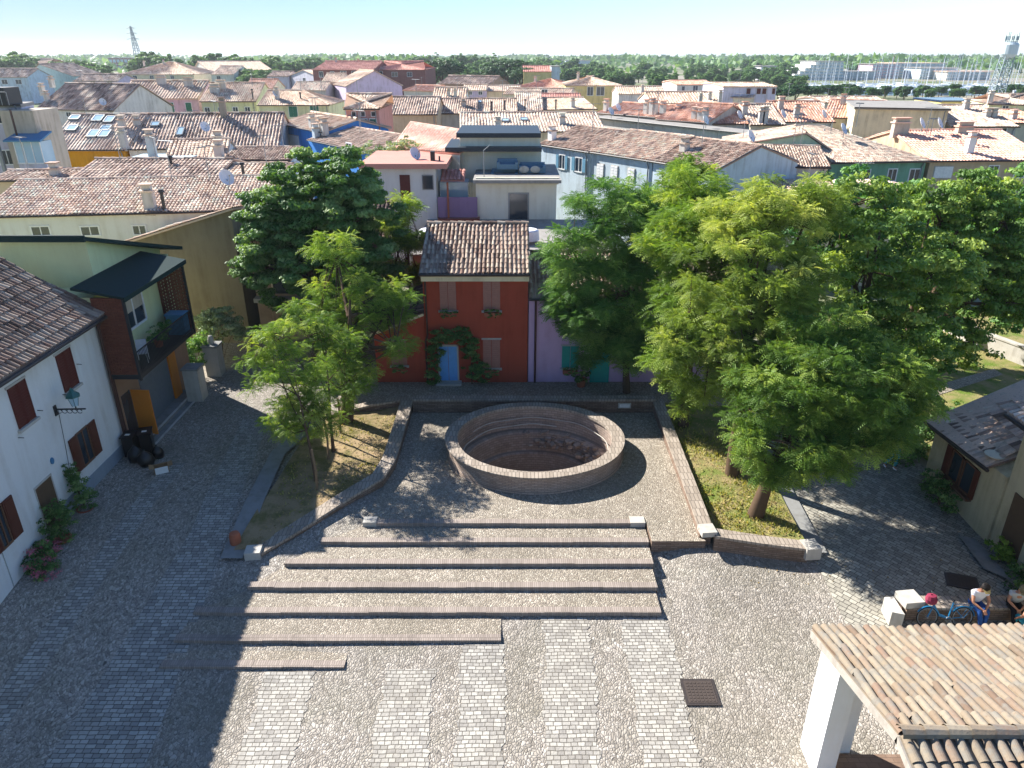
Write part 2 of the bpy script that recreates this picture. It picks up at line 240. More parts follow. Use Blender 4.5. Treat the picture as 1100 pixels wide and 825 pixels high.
# ------------------------------------------------------------------ roofs of barrel tiles
def tiles(mb, e0, e1, r0, r1, pitch=.22, row=.38, segs=4, amp=None, m=0, jit=.012, wf=.74, base=True):
    e0, e1, r0, r1 = [np.asarray(q, float) for q in (e0, e1, r0, r1)]
    W = max(np.linalg.norm(e1-e0), .01); L = (np.linalg.norm(r0-e0)+np.linalg.norm(r1-e1))/2
    nc = max(2, int(round(W/pitch))); nr = max(1, int(round(L/row))); amp = pitch*(.36 if pitch < .3 else .22) if amp is None else amp
    n = np.cross(e1-e0, (r0+r1)/2-(e0+e1)/2); n /= np.linalg.norm(n); n = n if n[2] > 0 else -n; ud = (e1-e0)/W
    u = ((np.arange(nc)+.5)/nc)[:, None]; j = np.arange(nr)[None, :]
    def at(u, v): u = u[..., None]; v = v[..., None]; return e0*(1-u)*(1-v)+e1*u*(1-v)+r1*u*v+r0*(1-u)*v
    lo = at(u+0*j, j/nr+0*u); hi = at(u+0*j, np.minimum((j+1.16)/nr, 1)+0*u)
    wb = lambda q: (.028*np.sin(1.3*q[..., 0]+.8*q[..., 1])+.018*np.sin(2.9*q[..., 0]-1.7*q[..., 1]+1))[..., None]*n
    lo = lo+wb(lo); hi = hi+wb(hi)
    k = np.arange(segs+1)*PI/segs; js = rng.normal(0, jit, (nc, nr, 2)); wu = (1-(j+.5)/nr)*1.0+((j+.5)/nr)*(np.linalg.norm(r1-r0)/W)+0*u
    hw = pitch*.5*wf*wu
    A = lo[:, :, None, :]-np.cos(k)[None, None, :, None]*(hw*1.06)[..., None, None]*ud+js[:, :, 0, None, None]*ud+(np.sin(k)*amp*1.08+.022)[None, None, :, None]*n
    B = hi[:, :, None, :]-np.cos(k)[None, None, :, None]*(hw*.9)[..., None, None]*ud+js[:, :, 1, None, None]*ud+(np.sin(k)*amp*.9+.0)[None, None, :, None]*n
    V = np.stack([A, B], 2); s1 = segs+1
    base_i = (np.arange(nc*nr)*2*s1)[:, None]; kk = np.arange(segs)[None, :]
    F = np.stack([base_i+kk, base_i+kk+1, base_i+s1+kk+1, base_i+s1+kk], -1).reshape(-1, 4)
    t = np.repeat(rng.random(nc*nr), segs); mb.add(V.reshape(-1, 3), F, m, t)
    if base:
        mb.patch([e0, e1, r1, r0], max(1, nc//6), max(1, nr//3), None, m)
    return mb
def ridge(mb, a, b, r=.13, step=.4, m=0):
    a = np.asarray(a, float); b = np.asarray(b, float); L = np.linalg.norm(b-a); n = max(1, int(L/step)); d = (b-a)/L; s = np.cross(d, (0, 0, 1.0)); s /= np.linalg.norm(s); up = np.cross(s, d)
    for i in range(n):
        p = a+d*L*i/n; q = a+d*L*min(1, (i+1.08)/n); V = []
        for c, rr in ((p, r*1.06), (q, r*.92)):
            for k in range(6): g = PI*k/5; V.append(c+rr*(math.cos(g)*s+math.sin(g)*.9*up)+up*(.02 if rr > r else 0))
        mb.add(V, [(k, k+1, k+7, k+6) for k in range(5)], m, rng.random())
def rayplane(px, py, a, nrm):
    r = ray(px, py); o = np.array([0, 0, EYE]); k = np.dot(a-o, nrm)/np.dot(r, nrm); return o+r*k
SH = dict(g='shutter_green', b='shutter_blue', r='shutter_rust', w='white_paint', t='shutter_teal', n='shutter_brown')
def add_windows(root, wins, a, d, out):
    """wins: (px, py, w px, h px, style); d along the wall, out = outward normal"""
    for wx, wy, ww, wh, sty in wins:
        c = rayplane(wx, wy, a, out); sc = depth_at(c)/FOC; w_ = ww*sc/max(.35, abs(np.dot(d, (1, 0, 0)))); h_ = wh*sc*1.06; up = np.array([0, 0, 1.0])
        def bx(mb, cx, cz, w, h, t0, t1, m):
            q = c+d*cx+up*cz; cs_ = [q+d*i*w/2+up*k*h/2+out*o for o in (t0, t1) for k in (-1, 1) for i in (-1, 1)]
            mb.add(cs_, [(0, 2, 3, 1), (4, 5, 7, 6), (0, 1, 5, 4), (2, 6, 7, 3), (0, 4, 6, 2), (1, 3, 7, 5)], m)
        if sty[0] == 's':   # closed shutters
            f = MB(); bx(f, 0, 0, w_+.14, h_+.14, -.05, .03, 0); f = f.build('window', ['white_paint' if 'F' in sty else 'stone_white'], root)
            for i in (-1, 1):
                mb = MB(); bx(mb, i*w_/4, 0, w_/2-.02, h_, .032, .075, 0)
                for k in range(5): bx(mb, i*w_/4, -h_*.4+k*h_*.2, w_/2-.1, .03, .076, .09, 0)
                mb.build('shutter', [SH[sty[1]]], f)
        else:
            f = MB(); e = min(.09, w_*.12); bx(f, 0, h_/2+e/2, w_+2*e, e, -.05, .05, 0); bx(f, 0, -h_/2-e/2, w_+2*e, e, -.05, .09, 0)
            for i in (-1, 1): bx(f, i*(w_/2+e/2), 0, e, h_, -.05, .05, 0)
            if w_ > .7: bx(f, 0, 0, .06, h_, -.05, .035, 0)
            f = f.build('window', ['white_paint'], root); g = MB(); bx(g, 0, 0, w_, h_, -.05, .02, 0); g.build('pane', ['glass'], f)
            if len(sty) > 1:
                for i in (-1, 1): mb = MB(); bx(mb, i*(w_*.75+e), 0, w_*.48, h_, .055, .1, 0); mb.build('shutter', [SH[sty[1]]], f)
GRP = None
def house(label, x0, y0, x1, y1, ze, depth, yr, wall, roof, wins=(), chim=(), dish=(), sky=(), name='town_house', flat=False, hip=False, gable=None, over=.35, tp=None, zb=-.6, cat='house', rot_y=None, extra=None, hipl=True):
    A = P(x0, y0, ze); B = P(x1, y1, ze); d = B-A; W = np.linalg.norm(d); d /= W; n = np.array([-d[1], d[0], 0.0]); up = np.array([0, 0, 1.0])
    root = thing(name, label, cat, tuple((A+B)/2+n*depth/2-up*(ze-zb)), GRP); Yc = (A[1]+B[1])/2
    tp = tp or (.22 if Yc < 75 else .34 if Yc < 130 else .5 if Yc < 220 else .8); row = tp*1.7; sg = 4 if Yc < 75 else 2
    a = A+d*over*.5+n*over; b = B-d*over*.5+n*over; c = b+n*(depth-2*over); e = a+n*(depth-2*over)
    wm = MB()
    def zrow(pt, y): r = ray(550, y); return EYE+r[2]/r[1]*pt[1]
    if flat:
        zt = ze; wm.prism([a, b, c, e], zb, zt, 0); wm.build('wall', ['w_'+wall if 'w_'+wall in M else wall], root)
        rm = MB(); rm.slab([A+up*.02, B+up*.02, B+n*depth+up*.02, A+n*depth+up*.02], .25, 0); rt = rm.build('roof', [roof], root); face = lambda px: A+n*depth*.4+up*.02
        ridge_z = ze; mid = (A+B)/2
    elif gable is not None:
        pk = rayplane(gable, yr, a, n); s = np.dot(pk-A, d); zr = pk[2]; K = A+d*s; K[2] = zr; k = a+d*(s-over*.5); k[2] = zr-.12
        wm.poly([a*[1, 1, 0]+up*zb, b*[1, 1, 0]+up*zb, b-up*.1, k, a-up*.1], 0); wm.poly([e*[1, 1, 0]+up*zb, e-up*.1, k+n*(depth-2*over), c-up*.1, c*[1, 1, 0]+up*zb], 0)
        wm.poly([b*[1, 1, 0]+up*zb, c*[1, 1, 0]+up*zb, c-up*.1, b-up*.1], 0); wm.poly([e*[1, 1, 0]+up*zb, a*[1, 1, 0]+up*zb, a-up*.1, e-up*.1], 0); wm.build('wall', ['w_'+wall if 'w_'+wall in M else wall], root)
        rm = MB(); N = n*depth; tiles(rm, A+N, A, K+N, K, tp, row, sg); tiles(rm, B, B+N, K, K+N, tp, row, sg)
        rm.slab([A-up*.05, K-up*.05, K+N-up*.05, A+N-up*.05][::-1], .12, 0, .2); rm.slab([B-up*.05, B+N-up*.05, K+N-up*.05, K-up*.05][::-1], .12, 0, .2); ridge(rm, K+up*.02, K+N+up*.02, tp*.5, tp*2); rt = rm.build('roof', [roof], root); mid = (A+B)/2; ridge_z = zr
    else:
        mid = (A+B)/2+n*depth/2; zr = max(ze+.25, zrow(mid, yr)); ridge_z = zr; C = A+n*depth; D = B+n*depth
        hl = (depth*.45 if hip and hipl else 0); hr = depth*.45 if hip else 0
        R0 = A+n*depth/2+d*hl; R1 = B+n*depth/2-d*hr; R0[2] = R1[2] = zr
        g0 = (a+e)/2; g0[2] = zr-.15 if not hl else ze-.1; g1 = (b+c)/2; g1[2] = zr-.15 if not hr else ze-.1; dn = up*.1; Z = lambda q: q*[1, 1, 0]+up*zb
        wm.poly([Z(a), Z(b), b-dn, a-dn], 0); wm.poly([Z(c), Z(e), e-dn, c-dn], 0); wm.poly([Z(b), Z(c), c-dn, g1, b-dn], 0); wm.poly([Z(e), Z(a), a-dn, g0, e-dn], 0); wm.build('wall', ['w_'+wall if 'w_'+wall in M else wall], root)
        rm = MB(); tiles(rm, A, B, R0, R1, tp, row, sg); tiles(rm, D, C, R1, R0, tp*2 if Yc > 75 else tp, row*2, 2)
        if hl: tiles(rm, C, A, R0, R0+d*.01, tp, row, sg)
        if hr: tiles(rm, B, D, R1, R1-d*.01, tp, row, sg)
        rm.slab([A-up*.04, B-up*.04, R1-up*.04, R0-up*.04], .1, 0, .2); rm.slab([D-up*.04, C-up*.04, R0-up*.04, R1-up*.04], .1, 0, .2)
        ridge(rm, R0+up*.02, R1+up*.02, tp*.5, tp*2)
        if hr: ridge(rm, B+up*.03, R1+up*.03, tp*.45, tp*2)
        if hl: ridge(rm, A+up*.03, R0+up*.03, tp*.45, tp*2)
        rt = rm.build('roof', [roof], root)
    if Yc < 130 and gable is None: g = MB(); g.tube([A-n*.06-up*.04, B-n*.06-up*.04], .07, 6); g.build('gutter', ['gutter'], root); g = MB(); q = b-d*.35-n*.08; g.tube([q-n*.2-up*.08, q-up*.5, q*[1, 1, 0]+up*zb], .06, 6); g.build('downpipe', ['metal_grey'], root)
    def zroof(pt):
        s = np.dot(pt-A, n)
        if flat: return ze
        if gable is not None: u = np.dot(pt-A, d); sk = np.dot(K-A, d); return ze+(ridge_z-ze)*(u/sk if u < sk else max(0, (W-u)/(W-sk)))
        return ze+(ridge_z-ze)*max(0, 1-abs(s-depth/2)/(depth/2))
    def onroof(px, py):
        # march the view ray down to the roof surface
        r = ray(px, py); o = np.array([0, 0, EYE])
        k0 = np.dot(A+n*.2-o, n)/np.dot(r, n) if abs(np.dot(r, n)) > 1e-6 else 50
        best = None
        for q in np.linspace(0, depth/2, 60):
            k = np.dot(A+n*q-o, n)/np.dot(r, n); pt = o+r*k
            if pt[2] <= zroof(pt)+.02: best = pt; break
        if best is None: best = o+r*(np.dot(A+n*depth*.45-o, n)/np.dot(r, n))
        best = best.copy(); best[2] = zroof(best); return best
    for q in chim:
        px, py, hpx = q[:3]; ty = q[3] if len(q) > 3 else 'c'; p = onroof(px, py); sc = depth_at(p)/FOC; h = hpx*sc*1.05; mb = MB()
        if ty == 'p': mb.tube([p-up*.2, p+up*h], .11, 8, 0); mb.tube([p+up*h, p+up*(h+.18)], [.2, .16], 8, 0); mb.build('flue', ['metal_dark'], rt)
        else:
            ww = .62 if ty == 'c' else 1.5; mb.box(p+up*(h/2-.2), (ww, .6, h+.4), math.atan2(d[1], d[0]), 0); mb.box(p+up*(h+.06), (ww+.22, .82, .1), math.atan2(d[1], d[0]), 1)
            mb.box(p+up*(h+.28), (ww-.1, .45, .3), math.atan2(d[1], d[0]), 0); mb.box(p+up*(h+.47), (ww+.15, .75, .08), math.atan2(d[1], d[0]), 1); mb.build('chimney', [q[4] if len(q) > 4 else 'w_grey', roof], rt)
    for px, py in dish: satellite(root, onroof(px, py)-up*.1, depth_at(A)/FOC)
    for px, py, ww, hh in sky:
        p = onroof(px, py); sc = depth_at(p)/FOC; sl_ = np.array([0, 0, 0])+n*1.0+up*(ridge_z-ze)/(depth/2) if not flat else n; sl_ = sl_/np.linalg.norm(sl_); nn = np.cross(d, sl_)
        w_ = ww*sc*.9; h_ = hh*sc*2.0
        h_ = min(h_, 1.5); mb = MB()
        def ring(i, o, z0): 
            for s_ in (-1, 1):
                for (cx, cy, lx, ly) in ((s_*w_/2, 0, .1, h_+.1), (0, s_*h_/2, w_+.1, .1)):
                    q = p+d*cx+sl_*cy; cc = [q+d*i_*lx/2+sl_*k_*ly/2+nn*o_ for o_ in (.02, .2) for k_ in (-1, 1) for i_ in (-1, 1)]; mb.add(cc, [(0, 2, 3, 1), (4, 5, 7, 6), (0, 1, 5, 4), (2, 6, 7, 3), (0, 4, 6, 2), (1, 3, 7, 5)], 0)
        ring(0, 0, 0); q = [p+d*i_*w_/2+sl_*k_*h_/2+nn*.17 for i_, k_ in ((-1, -1), (1, -1), (1, 1), (-1, 1))]; f = mb.build('skylight', ['metal_grey'], rt); g = MB(); g.slab(q, .03); g.build('pane', ['glass_sky'], f)
    if Yc < 190 and not flat:
        for k in range(2 if W > 9 else 1):
            p = A+d*W*random.uniform(.15, .85)+n*depth*random.uniform(.35, .5); p[2] = zroof(p)-.1; hh = random.uniform(1.6, 2.8); q = random.uniform(0, 3); dd = np.array([math.cos(q), math.sin(q), 0]); mb = MB(); mb.tube([p, p+up*hh], .03, 4)
            mb.tube([p+up*hh-dd*.7, p+up*hh+dd*.7], .02, 4); cr = np.array([-dd[1], dd[0], 0])
            for t_ in (-.6, -.3, 0, .3, .6): mb.tube([p+up*hh+dd*t_-cr*.35, p+up*hh+dd*t_+cr*.35], .013, 3)
            mb.build('aerial', ['metal_grey'], rt)
    add_windows(root, wins, a-n*.002, d, -n)
    return root
def satellite(parent, base, sc, r=.5, az=2.3):
    mb = MB(); up = np.array([0, 0, 1.0]); mb.tube([base, base+up*.9], .035, 6, 1); c = base+up*1.05; ax = np.array([math.sin(az)*.85, -math.cos(az)*.2-.75, .5]); ax /= np.linalg.norm(ax)
    s = np.cross(ax, up); s /= np.linalg.norm(s); t = np.cross(s, ax); V = []; n = 16
    for k, (rr, h) in enumerate(((.02, -.14), (.5, -.1), (.85, -.04), (1, 0), (1, -.03), (.5, -.13), (.02, -.17))):
        for j in range(n): q = 2*PI*j/n; V.append(c+ax*h+(s*math.cos(q)+t*math.sin(q)*1.1)*rr*r)
    mb.add(V, [(i*n+j, i*n+(j+1) % n, (i+1)*n+(j+1) % n, (i+1)*n+j) for i in range(6) for j in range(n)], 0); mb.tube([c-t*r, c+ax*.45-t*.1], .02, 5, 1); mb.box(c+ax*.47-t*.08, (.1, .1, .1), 0, 1)
    return mb.build('satellite_dish', ['plastic_white', 'metal_grey'], parent, smooth=False)
# ------------------------------------------------------------------ the ground
def sm(a, b, x): t = np.clip((x-a)/(b-a), 0, 1); return t*t*(3-2*t)
def lerp_pts(x, xs, ys): return np.interp(x, xs, ys)
def gz(x, y):
    x = np.asarray(x, float); y = np.asarray(y, float)
    zl = np.interp(y, [0, 9, 15.5, 24, 34, 60], [-1.35, -1.35, -1.03, -.03, .15, .15]); zr = np.interp(y, [0, 9, 18.5, 21.6, 26, 60], [-.98, -.98, -.73, -.28, -.02, .1])
    zr = zr+.38*sm(9.8, 12.6, x)*(1-sm(19, 23, y)); t = np.clip((x+7)/12, 0, 1); z = zl*(1-t)+zr*t
    z = z-.22*np.exp(-((x-5.3)/.7)**2)*sm(18.8, 20.3, y)*(1-sm(21.5, 22.5, y))
    far = sm(45, 75, y)+sm(22, 40, np.abs(x)); return z*(1-np.clip(far, 0, 1))-.35*np.clip(far, 0, 1)
def gpt(px, py):
    z = 0.0
    for _ in range(12): p = P(px, py, z); z = float(gz(p[0], p[1]))
    return P(px, py, z)
def under(x, y):  # the land sheet keeps just below the paving
    return gz(x, y)-.05-.3*((np.abs(x) < 16.8) & (y > 7.5) & (y < 33.5))-3.6*((x > -5) & (x < 6.8) & (y > 23) & (y < 31.8))
mb = MB(); xs = np.concatenate([[-6000, -2500, -1200, -600, -300, -150, -80, -50], np.linspace(-30, 30, 61), [50, 80, 150, 300, 600, 1200, 2500, 6000]]); ys = np.concatenate([[-300, -100, -20, 0], np.linspace(4, 50, 47), [60, 75, 100, 150, 250, 400, 700, 1200, 2500, 5000, 8500]])
xx, yy = np.meshgrid(xs, ys, indexing='ij'); nx, ny = xx.shape; i, j = np.meshgrid(range(nx-1), range(ny-1), indexing='ij'); a_ = (i*ny+j).ravel()
mb.add(np.stack([xx, yy, under(xx, yy)], -1).reshape(-1, 3), np.stack([a_, a_+ny, a_+ny+1, a_+1], 1)); tag(mb.build('ground', ['land']), kind='structure')
def sheet(name, corners, nu, nv, mat, dz=0.0, zf=None):
    mb = MB(); mb.patch(corners, nu, nv, zf or (lambda x, y: gz(x, y)+dz)); return tag(mb.build(name, [mat], smooth=True), kind='structure')
mb = MB(); z_ = lambda x, y: gz(x, y)
mb.patch([(-17, 7), (17.6, 7), (17.6, 22.8), (-17, 22.8)], 70, 32, z_); mb.patch([(-17, 22.8), (-5.1, 22.8), (-5.1, 36), (-17, 36)], 24, 27, z_); mb.patch([(7.0, 22.8), (17.6, 22.8), (17.6, 36), (7.0, 36)], 22, 27, z_)
tag(mb.build('cobbled_square', ['cobble'], smooth=True), kind='structure')
for (xa, xb, ya, yb, ta, tb) in ((-1.54, -.24, 8, 17.3, 0, 0), (.72, 2.2, 8, 18.42, .3, .3), (3.42, 4.88, 8, 18.42, .12, .12), (-3.8, -2.3, 8, 16.4, 0, 0), (-5.75, -5.0, 8, 9, 0, 0), (-7.4, -5.9, 8, 16.35, 0, 0)):
    mb = MB(); ny_ = int((yb-ya)/.13); V = []
    for k in range(ny_+1):
        y = ya+(yb-ya)*k/ny_; f = k/ny_; l = xa+ta*f+(.05*math.sin(y*1.9+xa)+random.choice((0, .06, -.05))); r = xb+tb*f+(.05*math.sin(y*1.4+xb*2)+random.choice((0, .06, -.05)))
        for j in range(5): x = l+(r-l)*j/4; V.append((x, y, float(gz(x, y))+.012))
    mb.add(V, [(i*5+j, i*5+j+1, i*5+j+6, i*5+j+5) for i in range(ny_) for j in range(4)]); tag(mb.build('paving_strip', ['setts_pale'], smooth=True), kind='structure')
sheet('street_paving', [(-12.6, 8), (-9.2, 8), (-10.6, 22.6), (-12.0, 22.6)], 6, 30, 'setts_street', .012); sheet('street_paving', [(-12.0, 22.6), (-10.6, 22.6), (-11.6, 31), (-12.9, 31)], 4, 20, 'setts_street', .012)
sheet('street_paving', [(-15.2, 8), (-14.2, 8), (-14.0, 27), (-14.8, 27)], 4, 30, 'setts_street', .012)
sheet('side_street_paving', [(10.7, 16.2), (17.2, 15.6), (17.2, 34), (10.9, 34)], 16, 40, 'setts_side', .012)
sheet('alley_paving', [(-17, 35.5), (-8, 34), (-8, 48), (-19, 48)], 12, 12, 'cobble_fine', .014)
# terrace with the well, and the wide steps that lead down from it
RZ = .14
SY = [(-5.6, 4.97, 22.66), (-6.96, 4.99, 21.7), (-8.0, 4.98, 20.64), (-8.98, 4.93, 19.57), (-10.4, 4.87, 18.5), (-10.6, -.35, 17.4), (-10.65, -5.07, 16.46)]
mb = MB(); TP = [(-5.6, 22.66), (7.02, 22.66), (7.1, 31.9), (-4.9, 31.9), (-5.2, 25.5)]; TC = np.array([.98, 28.0])
def hit(q):
    d = np.array([math.cos(q), math.sin(q)]); best = 99
    for a, b in zip(TP, TP[1:]+TP[:1]):
        a = np.array(a); e = np.array(b)-a; D = d[0]*e[1]-d[1]*e[0]
        if abs(D) < 1e-9: continue
        r_ = a-TC; t = (r_[0]*e[1]-r_[1]*e[0])/D; s = (r_[0]*d[1]-r_[1]*d[0])/D
        if t > 0 and -1e-6 <= s <= 1+1e-6: best = min(best, t)
    return TC+d*best
an = sorted(list(np.linspace(-PI, PI, 96, endpoint=False))+[math.atan2(y-28.0, x-.98) for x, y in TP]); N_ = len(an)
V = [(.98+3.87*math.cos(q), 28+3.87*.875*math.sin(q), 0) for q in an]+[(*hit(q), 0) for q in an]; mb.add(V, [(i, N_+i, N_+(i+1) % N_, (i+1) % N_) for i in range(N_)], 0)
for a, b in zip(TP, TP[1:]+TP[:1]): mb.poly([(*a, -1.2), (*b, -1.2), (*b, -.001), (*a, -.001)], 1)
mb.prism([(5.05, 21.55), (7.0, 21.55), (7.02, 22.655), (5.05, 22.655)], -1.2, 0.0, 1, 0); tag(mb.build('well_terrace', ['cobble_fine', 'brick_wall']), kind='structure')
st = thing('terrace_steps', 'seven very wide cobbled steps edged with brick, going down from the well terrace', 'steps', (-2, 19.5, -1))
for k in range(7):
    xl, xr, y = SY[k]; top = -RZ*k; 
    if k: 
        xl2, xr2, y2 = SY[k-1]; mb = MB(); mb.prism([(xl, y), (xr, y), (xr, y2), (xl2, y2)], -1.6, top, 1, 0); tread = mb.build('step', ['cobble_fine', 'brick_wall'], st)
    mb = MB(); n_ = int((xr-xl)/.9); xs_ = np.linspace(xl, xr, n_+1)
    for i in range(n_):
        mb.box(((xs_[i]+xs_[i+1])/2, y+.11+random.uniform(-.012, .012), top-.062), (xs_[i+1]-xs_[i]-.004, .27, .15+random.uniform(-.006, .012)), random.uniform(-.004, .004))
    mb.build('brick_edge', ['brick_nosing'], st if not k else tread)
for c_, d_ in (((4.72, 22.82, -.05), (.55, .42, .2)), ((-5.35, 22.83, -.05), (.5, .4, .19))): mb = MB(); mb.box(c_, d_); mb.build('corner_stone', ['stone_white'], st)
# the round brick well
WC = (.98, 28.0); wl = thing('round_well', 'big round brick well with an open sunken pit, on the terrace', 'well', (*WC, 0)); AX, BY = 1.0, .875
mb = MB(); mb.lathe([(3.9, -.3), (3.9, .05), (3.84, .08), (3.84, .72)], (0, 0), 72, 0, None, AX, BY, 0, .006); w1 = mb.build('outer_wall', ['brick_well'], wl, local=True, smooth=True)
mb = MB(); mb.lathe([(3.86, .70), (3.93, .74), (3.93, .80), (3.38, .81), (3.36, .70)], (0, 0), 72, 0, None, AX, BY, 0, .006); mb.build('coping', ['brick_coping'], wl, local=True)
mb = MB(); mb.lathe([(3.42, .70), (3.42, .0), (3.38, -.35), (3.02, -.4), (2.98, -.5), (2.9, -1.3), (2.6, -1.36), (2.5, -2.2), (2.2, -2.7)], (0, 0), 72, 0, None, AX, BY, 0, .012); mb.build('pit_lining', ['rubble'], wl, local=True)
mb = MB(); mb.lathe([(2.3, -2.65), (1.2, -2.9), (.01, -2.95)], (0, 0), 48, 0, None, AX, BY, 0, .05); mb.build('pit_floor', ['well_floor'], wl, local=True)
mb = MB()
for i in range(150):
    a_ = random.uniform(-1.3, 1.7) if i < 90 else random.uniform(0, 6.28); r_ = random.uniform(2.55, 3.1) if i < 90 else random.uniform(.5, 2.3); z_ = -.36-(3.1-r_)*1.2 if i < 90 else -2.7
    s_ = random.uniform(.08, .24); mb.box((r_*math.cos(a_), r_*BY*math.sin(a_), z_+s_*.2), (s_*1.5, s_, s_*.7), random.uniform(0, 3), 0, None, random.uniform(-.4, .4))
tag(mb.build('rubble', ['rubble'], wl, local=True), kind='stuff')
mb = MB(); rg = lambda r, z, a0, a1, n=40: [(r*math.cos(a), r*BY*math.sin(a), z+.03*math.sin(9*a)) for a in np.linspace(a0, a1, n)]
mb.tube(rg(3.15, -.05, 1.2, 4.4), .025, 5); mb.tube(rg(3.25, .25, -.4, 2.6), .02, 5); mb.tube([(-2.9, -.6, .05), (-2.35, -1.2, -1.0)], .03, 5); mb.build('rope_rail', ['stone_white'], wl, local=True)
# brick walls round the two planted beds
def wall_run(name, label, pts, zt, th, zb=-1.3, wm_='brick_wall', cm='brick_coping', cap=.1, ov=.05, ends=()):
    pts = [np.array(p, float) for p in pts]; zt = [zt]*len(pts) if np.isscalar(zt) else zt
    root = thing(name, label, 'wall', (*pts[0], 0)); L = []; Rr = []
    for i, p in enumerate(pts):
        a = pts[max(0, i-1)]; b = pts[min(len(pts)-1, i+1)]; d = (b-a)/np.linalg.norm(b-a); n = np.array([-d[1], d[0]]); L.append(n); 
    for part, ex, z0f, z1f, mt in (('wall', 0, None, -cap, wm_), ('coping', ov, -cap, 0, cm)):
        mb = MB(); V = []
        for p, n, z in zip(pts, L, zt):
            h = th/2+ex
            for s in (-1, 1):
                for q in ((zb if z0f is None else z+z0f), z+z1f): V.append((*(p+n*s*h), q))
        F = []
        for i in range(len(pts)-1):
            o = 4*i; F += [(o, o+4, o+5, o+1), (o+2, o+3, o+7, o+6), (o+1, o+5, o+7, o+3), (o, o+2, o+6, o+4)]
        o = 4*(len(pts)-1); F += [(0, 1, 3, 2), (o, o+2, o+3, o+1)]; mb.add(V, F, 0); mb.build(part, [mt], root)
    for (x, y, z, s) in ends: mb = MB(); mb.box((x, y, z), s, .1); mb.build('end_stone', ['stone_white'], root)
    return root
def dens(p, k=8):
    out = [p[0]]
    for a, b in zip(p[:-1], p[1:]):
        for i in range(1, k+1): out.append(tuple(np.array(a)+(np.array(b)-np.array(a))*i/k))
    return out
lw = [(-5.15, 32.2), (-5.15, 30.4), (-5.18, 28.0), (-5.2, 26.6), (-5.45, 25.35), (-6.6, 24.1), (-8.0, 22.5), (-9.2, 21.25)]
wall_run('bed_wall', 'low brick wall bent like an elbow, between the sapling bed and the steps', lw, [.62, .55, .5, .48, .42, .25, .0, -.2], .5, ends=[(-9.25, 21.2, -.24, (.55, .5, .32))])
wall_run('bed_wall', 'low brick wall at the back of the sapling bed, before the red house', [(-5.15, 32.35), (-7.0, 31.9), (-9.0, 31.0)], [.62, .5, .34], .34)
bs = [(7.15, 32.2), (7.12, 28.6), (7.08, 25), (7.02, 21.75)]
wall_run('bed_wall', 'long straight brick wall between the well terrace and the grassy bed', bs, [.6, .5, .46, .42], .42, ends=[(7.05, 21.7, .36, (.55, .55, .2))])
wall_run('bed_wall', 'short low brick wall at the front of the grassy bed, ending in white stone', [(7.3, 21.6), (9.0, 21.25), (10.45, 21.0)], [.36, .28, .24], .4, ends=[(10.55, 21.0, .05, (.55, .6, .46))])
bw = wall_run('square_back_wall', 'long brick wall behind the well, with a small white plaque', [(-4.85, 32.1), (7.0, 32.1)], .72, .36)
mb = MB(); mb.box((5.5, 31.9, .38), (.62, .05, .27)); mb.box((5.5, 31.872, .38), (.5, .006, .18), 0, 1); mb.build('plaque', ['stone_white', 'paper'], bw)
sheet('sapling_bed', [(-10.0, 21.3), (-9.3, 21.3), (-5.3, 32.1), (-9.2, 31.0)], 10, 16, 'soil', 0, lambda x, y: gz(x, y)+.13+.05*np.sin(x*2.1+y)); sheet('sapling_bed', [(-9.2, 21.5), (-6.4, 24.4), (-5.3, 26.5), (-5.3, 32)], 8, 12, 'soil', 0, lambda x, y: gz(x, y)+.16)
kb = [(-10.45, 21.1), (-9.75, 21.1), (-9.15, 31.0), (-9.75, 31.2)]; kb = [(-10.35, 20.9), (-9.55, 20.9), (-9.9, 27.6), (-10.55, 27.8)]
mb = MB(); mb.patch(kb, 3, 18, lambda x, y: gz(x, y)+.14); mb.patch([kb[0], (kb[0][0]-.01, kb[0][1]), (kb[3][0]-.01, kb[3][1]), kb[3]], 1, 18, lambda x, y: gz(x, y)-.2*(x < -10.3)+.14); tag(mb.build('kerb', ['stone_grey'], smooth=False), kind='structure')
mb = MB(); mb.patch([(-9.9, 27.6), (-10.55, 27.8), (-9.6, 31.3), (-8.9, 31.0)], 3, 10, lambda x, y: gz(x, y)+.12); tag(mb.build('kerb', ['stone_grey']), kind='structure')
mb = MB(); p_ = gpt(254, 586); mb.lathe([(.2, -.15), (.2, .45), (.17, .55), (.05, .6), (.001, .6)], (p_[0], p_[1]), 12, 0, None, 1, 1, p_[2]); tag(mb.build('stone_stub', ['terracotta'], loc=p_, smooth=False), 'short reddish stone stub at the tip of the kerb by the steps', 'bollard')
sheet('grass_bed', [(7.3, 21.75), (10.6, 21.1), (11.0, 32.5), (7.3, 32.5)], 10, 24, 'lawn', 0, lambda x, y: gz(x, y)+.2+.05*np.sin(1.7*x+y))
sheet('side_kerb', [(10.6, 21.1), (11.25, 21.1), (11.5, 32.5), (10.95, 32.5)], 2, 20, 'stone_grey', .1)
mb = MB(); mb.patch([(-8.8, 32.3), (12, 32.3), (12, 35.2), (-8.8, 35.2)], 20, 6, lambda x, y: .24+0*x); mb.bb((-8.8, 32.28, -.5), (12, 32.3, .24)); tag(mb.build('house_pavement', ['cobble_fine']), kind='structure')
